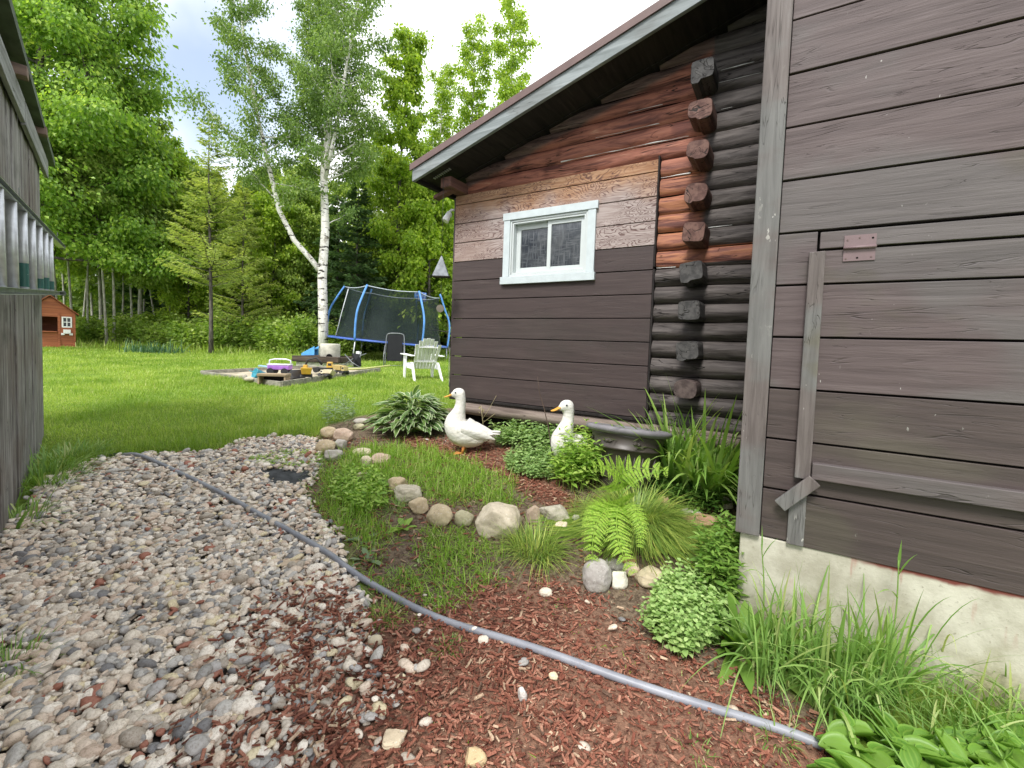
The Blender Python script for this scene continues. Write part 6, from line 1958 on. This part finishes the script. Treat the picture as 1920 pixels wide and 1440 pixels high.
def toy_truck(name, label, loc, rz, col, bed, s=1.0, tip=0.0, arm=False, dark=(.03, .03, .03)):
    t = thing(name, label, 'toy', loc, 0, rot=(tip, 0, rz)); t.scale = (s, s, s)
    b = plain(name + '_body', col, .4, .45); k = plain(name + '_dark', dark, .6); d = plain(name + '_bed', bed, .45, .4)
    m = MB(); m.box((-.17, -.06, .05), (.17, .06, .085)); m.build('chassis', k, t, .005)
    m = MB(); m.box((.06, -.065, .086), (.165, .065, .19), taper=(.8, .9)); co_ = m.build('cab', b, t, .008)
    m = MB(); m.box((.085, -.067, .125), (.150, .067, .168), taper=(.85, .98)); m.build('cab_window', k, co_, .003)
    if arm:
        m = MB(); m.tube([(-.02, 0, .14), (-.12, 0, .26), (-.26, 0, .22), (-.30, 0, .12)], [.022, .020, .016, .02], 8); m.build('boom', k, t)
        m = MB(); m.box((-.34, -.05, .06), (-.26, .05, .13), taper=(.7, 1)); m.build('bucket', b, t, .006)
    else:
        m = MB(); m.hexa([(-.19, -.07, .10), (.05, -.07, .095), (.05, .07, .095), (-.19, .07, .10), (-.23, -.09, .21), (.055, -.09, .20), (.055, .09, .20), (-.23, .09, .21)]); m.build('dump_bed', d, t, .006)
    for x in (-.11, .11):
        for y in (-.075, .075):
            m = MB(); m.tube([(x, y - .022, .045), (x, y + .022, .045)], .047, 14); m.build('wheel', k, t)
    return t


def make_sandbox():
    c = [on_ground(x, y) for x, y in ((377, 704), (528, 726), (712, 698), (570, 693))]
    sb = thing('sandbox', 'low board framed sandbox full of toys on the lawn', 'sandbox', sum(c) / 4)
    o = sum(c) / 4; bw = wood('silver_sandbox_board', (.30, .28, .23), (.16, .15, .12), (.42, .40, .34), 'X', 16, .8, .25, .5, lines=.5)
    for i in range(4):
        a, b = c[i] - o, c[(i + 1) % 4] - o; d = nrm(b - a); nn = np.array([-d[1], d[0], 0]) * .022
        z0, z1 = -.03, .10 + .01 * (i % 2)
        m = MB(); m.hexa([a - nn + [0, 0, z0], b - nn + [0, 0, z0], b + nn + [0, 0, z0], a + nn + [0, 0, z0], a - nn + [0, 0, z1], b - nn + [0, 0, z1], b + nn + [0, 0, z1], a + nn + [0, 0, z1]]); m.build('board', bw, sb, .004)
    n = 14; V = []
    for i in range(n):
        for j in range(n):
            u, v = .015 + .97 * i / (n - 1), .015 + .97 * j / (n - 1); p = (c[0] * (1 - u) + c[1] * u) * (1 - v) + (c[3] * (1 - u) + c[2] * u) * v - o
            V.append((p[0], p[1], p[2] + .03 + .04 * mnoise.noise((p[0] * 2, p[1] * 2, 0))))
    m = MB(); m.add(V, [(i * n + j, (i + 1) * n + j, (i + 1) * n + j + 1, i * n + j + 1) for i in range(n - 1) for j in range(n - 1)], True); m.build('sand', plain('pale_sand', (.40, .35, .26), .95, .1, var=.25, scale=4, bump=.5), sb)
    def sp(px, py, z=.06): p = on_ground(px, py); return (p[0], p[1], p[2] + z)
    # pail on its side
    t = thing('toy_pail', 'teal plastic toy pail lying in the sandbox', 'toy', sp(486, 712, .10), 0, rot=(R(70), 0, R(-40)))
    tl = plain('teal_plastic', (.06, .36, .46), .4, .45); m = MB(); m.lathe([(0, -.10), (.082, -.10), (.105, .10), (.112, .10), (.112, .085), (.098, .095), (.076, -.09), (0, -.09)], 24); m.build('bucket', tl, t)
    m = MB(); m.tube([(math.cos(a) * .105, .02, .10 + math.sin(a) * .10) for a in np.linspace(0, PI, 14)], .006, 6); m.build('handle', tl, t)
    # purple toy wagon
    t = thing('toy_wagon', 'purple and white toy wagon with dark wheels in the sandbox', 'toy', sp(525, 707, .06), R(8)); pu = plain('purple_plastic', (.36, .16, .55), .4, .45); wh = plain('toy_white', (.68, .68, .72), .4, .4); dk_ = plain('toy_black', (.02, .02, .022), .6)
    m = MB(); m.box((-.21, -.12, .10), (.21, .12, .20), taper=(1.06, 1.06)); m.build('tub', pu, t, .02)
    m = MB(); m.box((-.225, -.13, .201), (.225, .13, .222)); m.build('rim', wh, t, .008)
    m = MB(); m.tube([(-.22, 0, .2), (-.21, 0, .30), (-.1, 0, .325), (.12, 0, .325), (.21, 0, .30), (.22, 0, .2)], .014, 8); m.build('handle', wh, t)
    for x in (-.15, .13):
        for y in (-.13, .13): m = MB(); m.tube([(x, y - .02, .07), (x, y + .02, .07)], .068, 16); m.build('wheel', dk_, t)
    # low bench
    t = thing('toy_bench', 'small tan topped bench with a dark hollow in the sandbox', 'bench', sp(514, 722, .02), R(4)); tn = wood('tan_plank', (.36, .27, .17), (.2, .15, .1), (.48, .38, .26), 'X', 16); 
    m = MB(); m.box((-.26, -.12, .15), (.26, .12, .195)); m.build('top', tn, t, .005)
    for s in (-1, 1): m = MB(); m.box((s * .235 - .015, -.11, 0), (s * .235 + .015, .11, .15)); m.build('side_panel', tn, t, .004)
    m = MB(); m.box((-.22, .07, 0), (.22, .10, .149)); m.build('back_panel', M_DARKWOOD, t, .003)
    toy_truck('toy_truck', 'black and white toy truck tipped on its side in the sandbox', sp(551, 716, .09), R(70), (.70, .70, .72), (.05, .05, .055), 1.0, R(65))
    toy_truck('toy_dump_truck', 'yellow toy dump truck nearest the sandbox front board', sp(574, 716, .05), R(115), (.62, .36, .05), (.64, .38, .05), 1.15)
    toy_truck('toy_digger', 'yellow toy digger with raised dark boom in the sandbox', sp(606, 703, .06), R(12), (.60, .36, .06), (.6, .36, .06), 1.25, 0, True)
    toy_truck('toy_loader', 'small tan toy loader right of the yellow digger', sp(640, 706, .05), R(-30), (.50, .40, .16), (.48, .36, .14), .95)
    toy_truck('toy_loader', 'pale beige toy lying before the yellow digger', sp(608, 713, .05), R(160), (.55, .48, .32), (.52, .45, .3), .8, R(30))
    m = MB(); m.tube([(-.62, 0, .05), (.05, 0, .10), (.62, .02, .19)], [.024, .022, .018], 8); o2 = m.build('pole', plain('yellow_green_pole', (.42, .43, .16), .6), None, loc=sp(680, 704, .06)); tag(o2, 'yellow green stick lying across the right sandbox corner', 'stick')
    m = MB(); m.box((-.16, -.07, 0), (.16, .07, .03)); o2 = m.build('board_scrap', plain('pale_blue_plastic', (.30, .48, .58), .5), None, .006, loc=sp(500, 702, .16), rot=(0, R(6), R(12))); tag(o2, 'pale blue plastic lid sticking out left of the purple wagon', 'lid')
    rs = np.random.default_rng(9)
    for i, (px, py, lab) in enumerate(((468, 718, 'pale stone at the left of the sandbox toys'), (452, 712, 'pale stone farthest left inside the sandbox'))):
        V = ico(3)[0] * np.array([.11, .08, .06]) * (1 + .1 * rs.normal(0, 1, (1, 3))); o2 = link('stone', mesh_np('stone', V, ico(3)[1], True), M_ROCK, None, sp(px, py, .07)); o2['tint'] = (.5, .45, .36, 1); tag(o2, lab, 'stone')


def make_playhouse():
    b = at_col(95, 17.4)
    ph = thing('playhouse', 'small orange brown wooden playhouse with a white window', 'playhouse', b, R(45))
    wd = wood('orange_cedar', (.36, .115, .05), (.24, .075, .035), (.46, .17, .08), 'X', 14, .6, .3, .4); wt = plain('playhouse_white', (.72, .72, .70), .45)
    W, H, RH = .70, 1.36, 1.98
    m = MB()
    m.box((-W, 0, 0), (.24, .04, .62)); m.box((-W, 0, 1.20), (.24, .04, H)); m.box((.24, 0, 0), (W, .04, H)); m.box((-W, 0, .62), (-.40, .04, 1.20))
    m.prism([(-W, 0), (W, 0), (0, RH - H)], .04, Matrix.Translation((0, .04, H)) @ Matrix.Rotation(R(90), 4, 'X')); m.build('front_wall', wd, ph, .003)
    m = MB(); m.box((-W, .041, 0), (-W + .04, 1.3, H)); m.box((W - .04, .041, 0), (W, 1.3, H)); m.box((-W, 1.3, 0), (W, 1.34, H)); m.build('wall', wd, ph)
    for s in (-1, 1):
        e = Vector((s * (W + .10), 0, H - .06)); r = Vector((0, 0, RH + .03)); nn = Vector((0, 0, .035))
        m = MB(); m.hexa([e + Vector((0, -.14, 0)), r + Vector((0, -.14, 0)), r + Vector((0, 1.45, 0)), e + Vector((0, 1.45, 0)), e + Vector((0, -.14, 0)) + nn, r + Vector((0, -.14, 0)) + nn, r + Vector((0, 1.45, 0)) + nn, e + Vector((0, 1.45, 0)) + nn]); ro = m.build('roof', wd, ph)
    for x in (-W + .02, .20, W - .07): m = MB(); m.box((x, -.03, 0), (x + .07, -.001, H)); m.build('trim_board', wd, ph, .004)
    m = MB(); m.box((-.42, -.12, .60), (.19, -.002, .64)); m.build('counter', wd, ph, .004)
    # white four pane window with a planter box
    w0, w1, z0, z1 = .31, .60, .80, 1.22
    m = MB(); t_ = .045
    m.box((w0, -.03, z0), (w0 + t_, -.002, z1)); m.box((w1 - t_, -.03, z0), (w1, -.002, z1)); m.box((w0 + t_, -.03, z1 - t_), (w1 - t_, -.002, z1)); m.box((w0 + t_, -.03, z0), (w1 - t_, -.002, z0 + t_))
    m.box(((w0 + w1) / 2 - .014, -.028, z0 + t_), ((w0 + w1) / 2 + .014, -.004, z1 - t_)); m.box((w0 + t_, -.027, (z0 + z1) / 2 - .014), (w1 - t_, -.005, (z0 + z1) / 2 + .014)); wi = m.build('window', wt, ph, .003)
    m = MB(); m.box((w0 + .02, -.003, z0 + .02), (w1 - .02, -.001, z1 - .02)); m.build('pane', plain('dark_pane', (.03, .03, .03), .15, .6), wi)
    m = MB(); m.box((w0 + .04, -.14, .56), (w1 - .04, -.002, .72)); m.box((w0 - .02, -.10, .50), (w0 + .08, -.003, .58)); m.box((w1 - .08, -.10, .50), (w1 + .02, -.003, .58)); m.build('flower_box', wt, ph, .006)


def make_chime():
    p = W1.world(-2.18, -.30, 2.383)
    zt = float(3.92 + .296 * -2.18)
    c = thing('wind_bell', 'grey pyramid shaped wind bell hanging from the cabin eave', 'wind bell', p)
    met = plain('weathered_zinc', (.21, .225, .25), .6, .4, .3, .3, 12); st = plain('dark_string', (.06, .055, .05), .8)
    m = MB(); h = .216; w = .088
    V = [(0, 0, 0), (0, 0, -.006)]
    q = [(-w, -w * .6, -h), (w, -w * .6, -h), (w, w * .6, -h), (-w, w * .6, -h)]
    m.add([(-.006, -.004, 0), (.006, -.004, 0), (.006, .004, 0), (-.006, .004, 0)] + q, [(0, 1, 2, 3), (4, 5, 1, 0), (5, 6, 2, 1), (6, 7, 3, 2), (7, 4, 0, 3)]); m.build('bell', met, c, .003)
    m = MB(); m.box((-w - .004, -w * .6 - .004, -h - .012), (w + .004, w * .6 + .004, -h - .001)); m.build('base_rim', M_DARKWOOD, c)
    m = MB(); m.tube([(0, 0, 0), (0, 0, zt - 2.383)], .0022, 5); m.build('string', st, c)
    m = MB(); m.tube([(0, 0, -h - .01), (.006, 0, -.40), (0, 0, -.52)], .0022, 5); m.build('string', st, c)
    m = MB(); m.tube([(0, -.004, -.56), (0, .004, -.56)], .042, 18); m.build('clapper', plain('chime_disc', (.16, .14, .11), .6), c)


make_trampoline(); make_lawn_chair(); make_lounger(); make_planter(); make_sandbox(); make_playhouse(); make_chime()
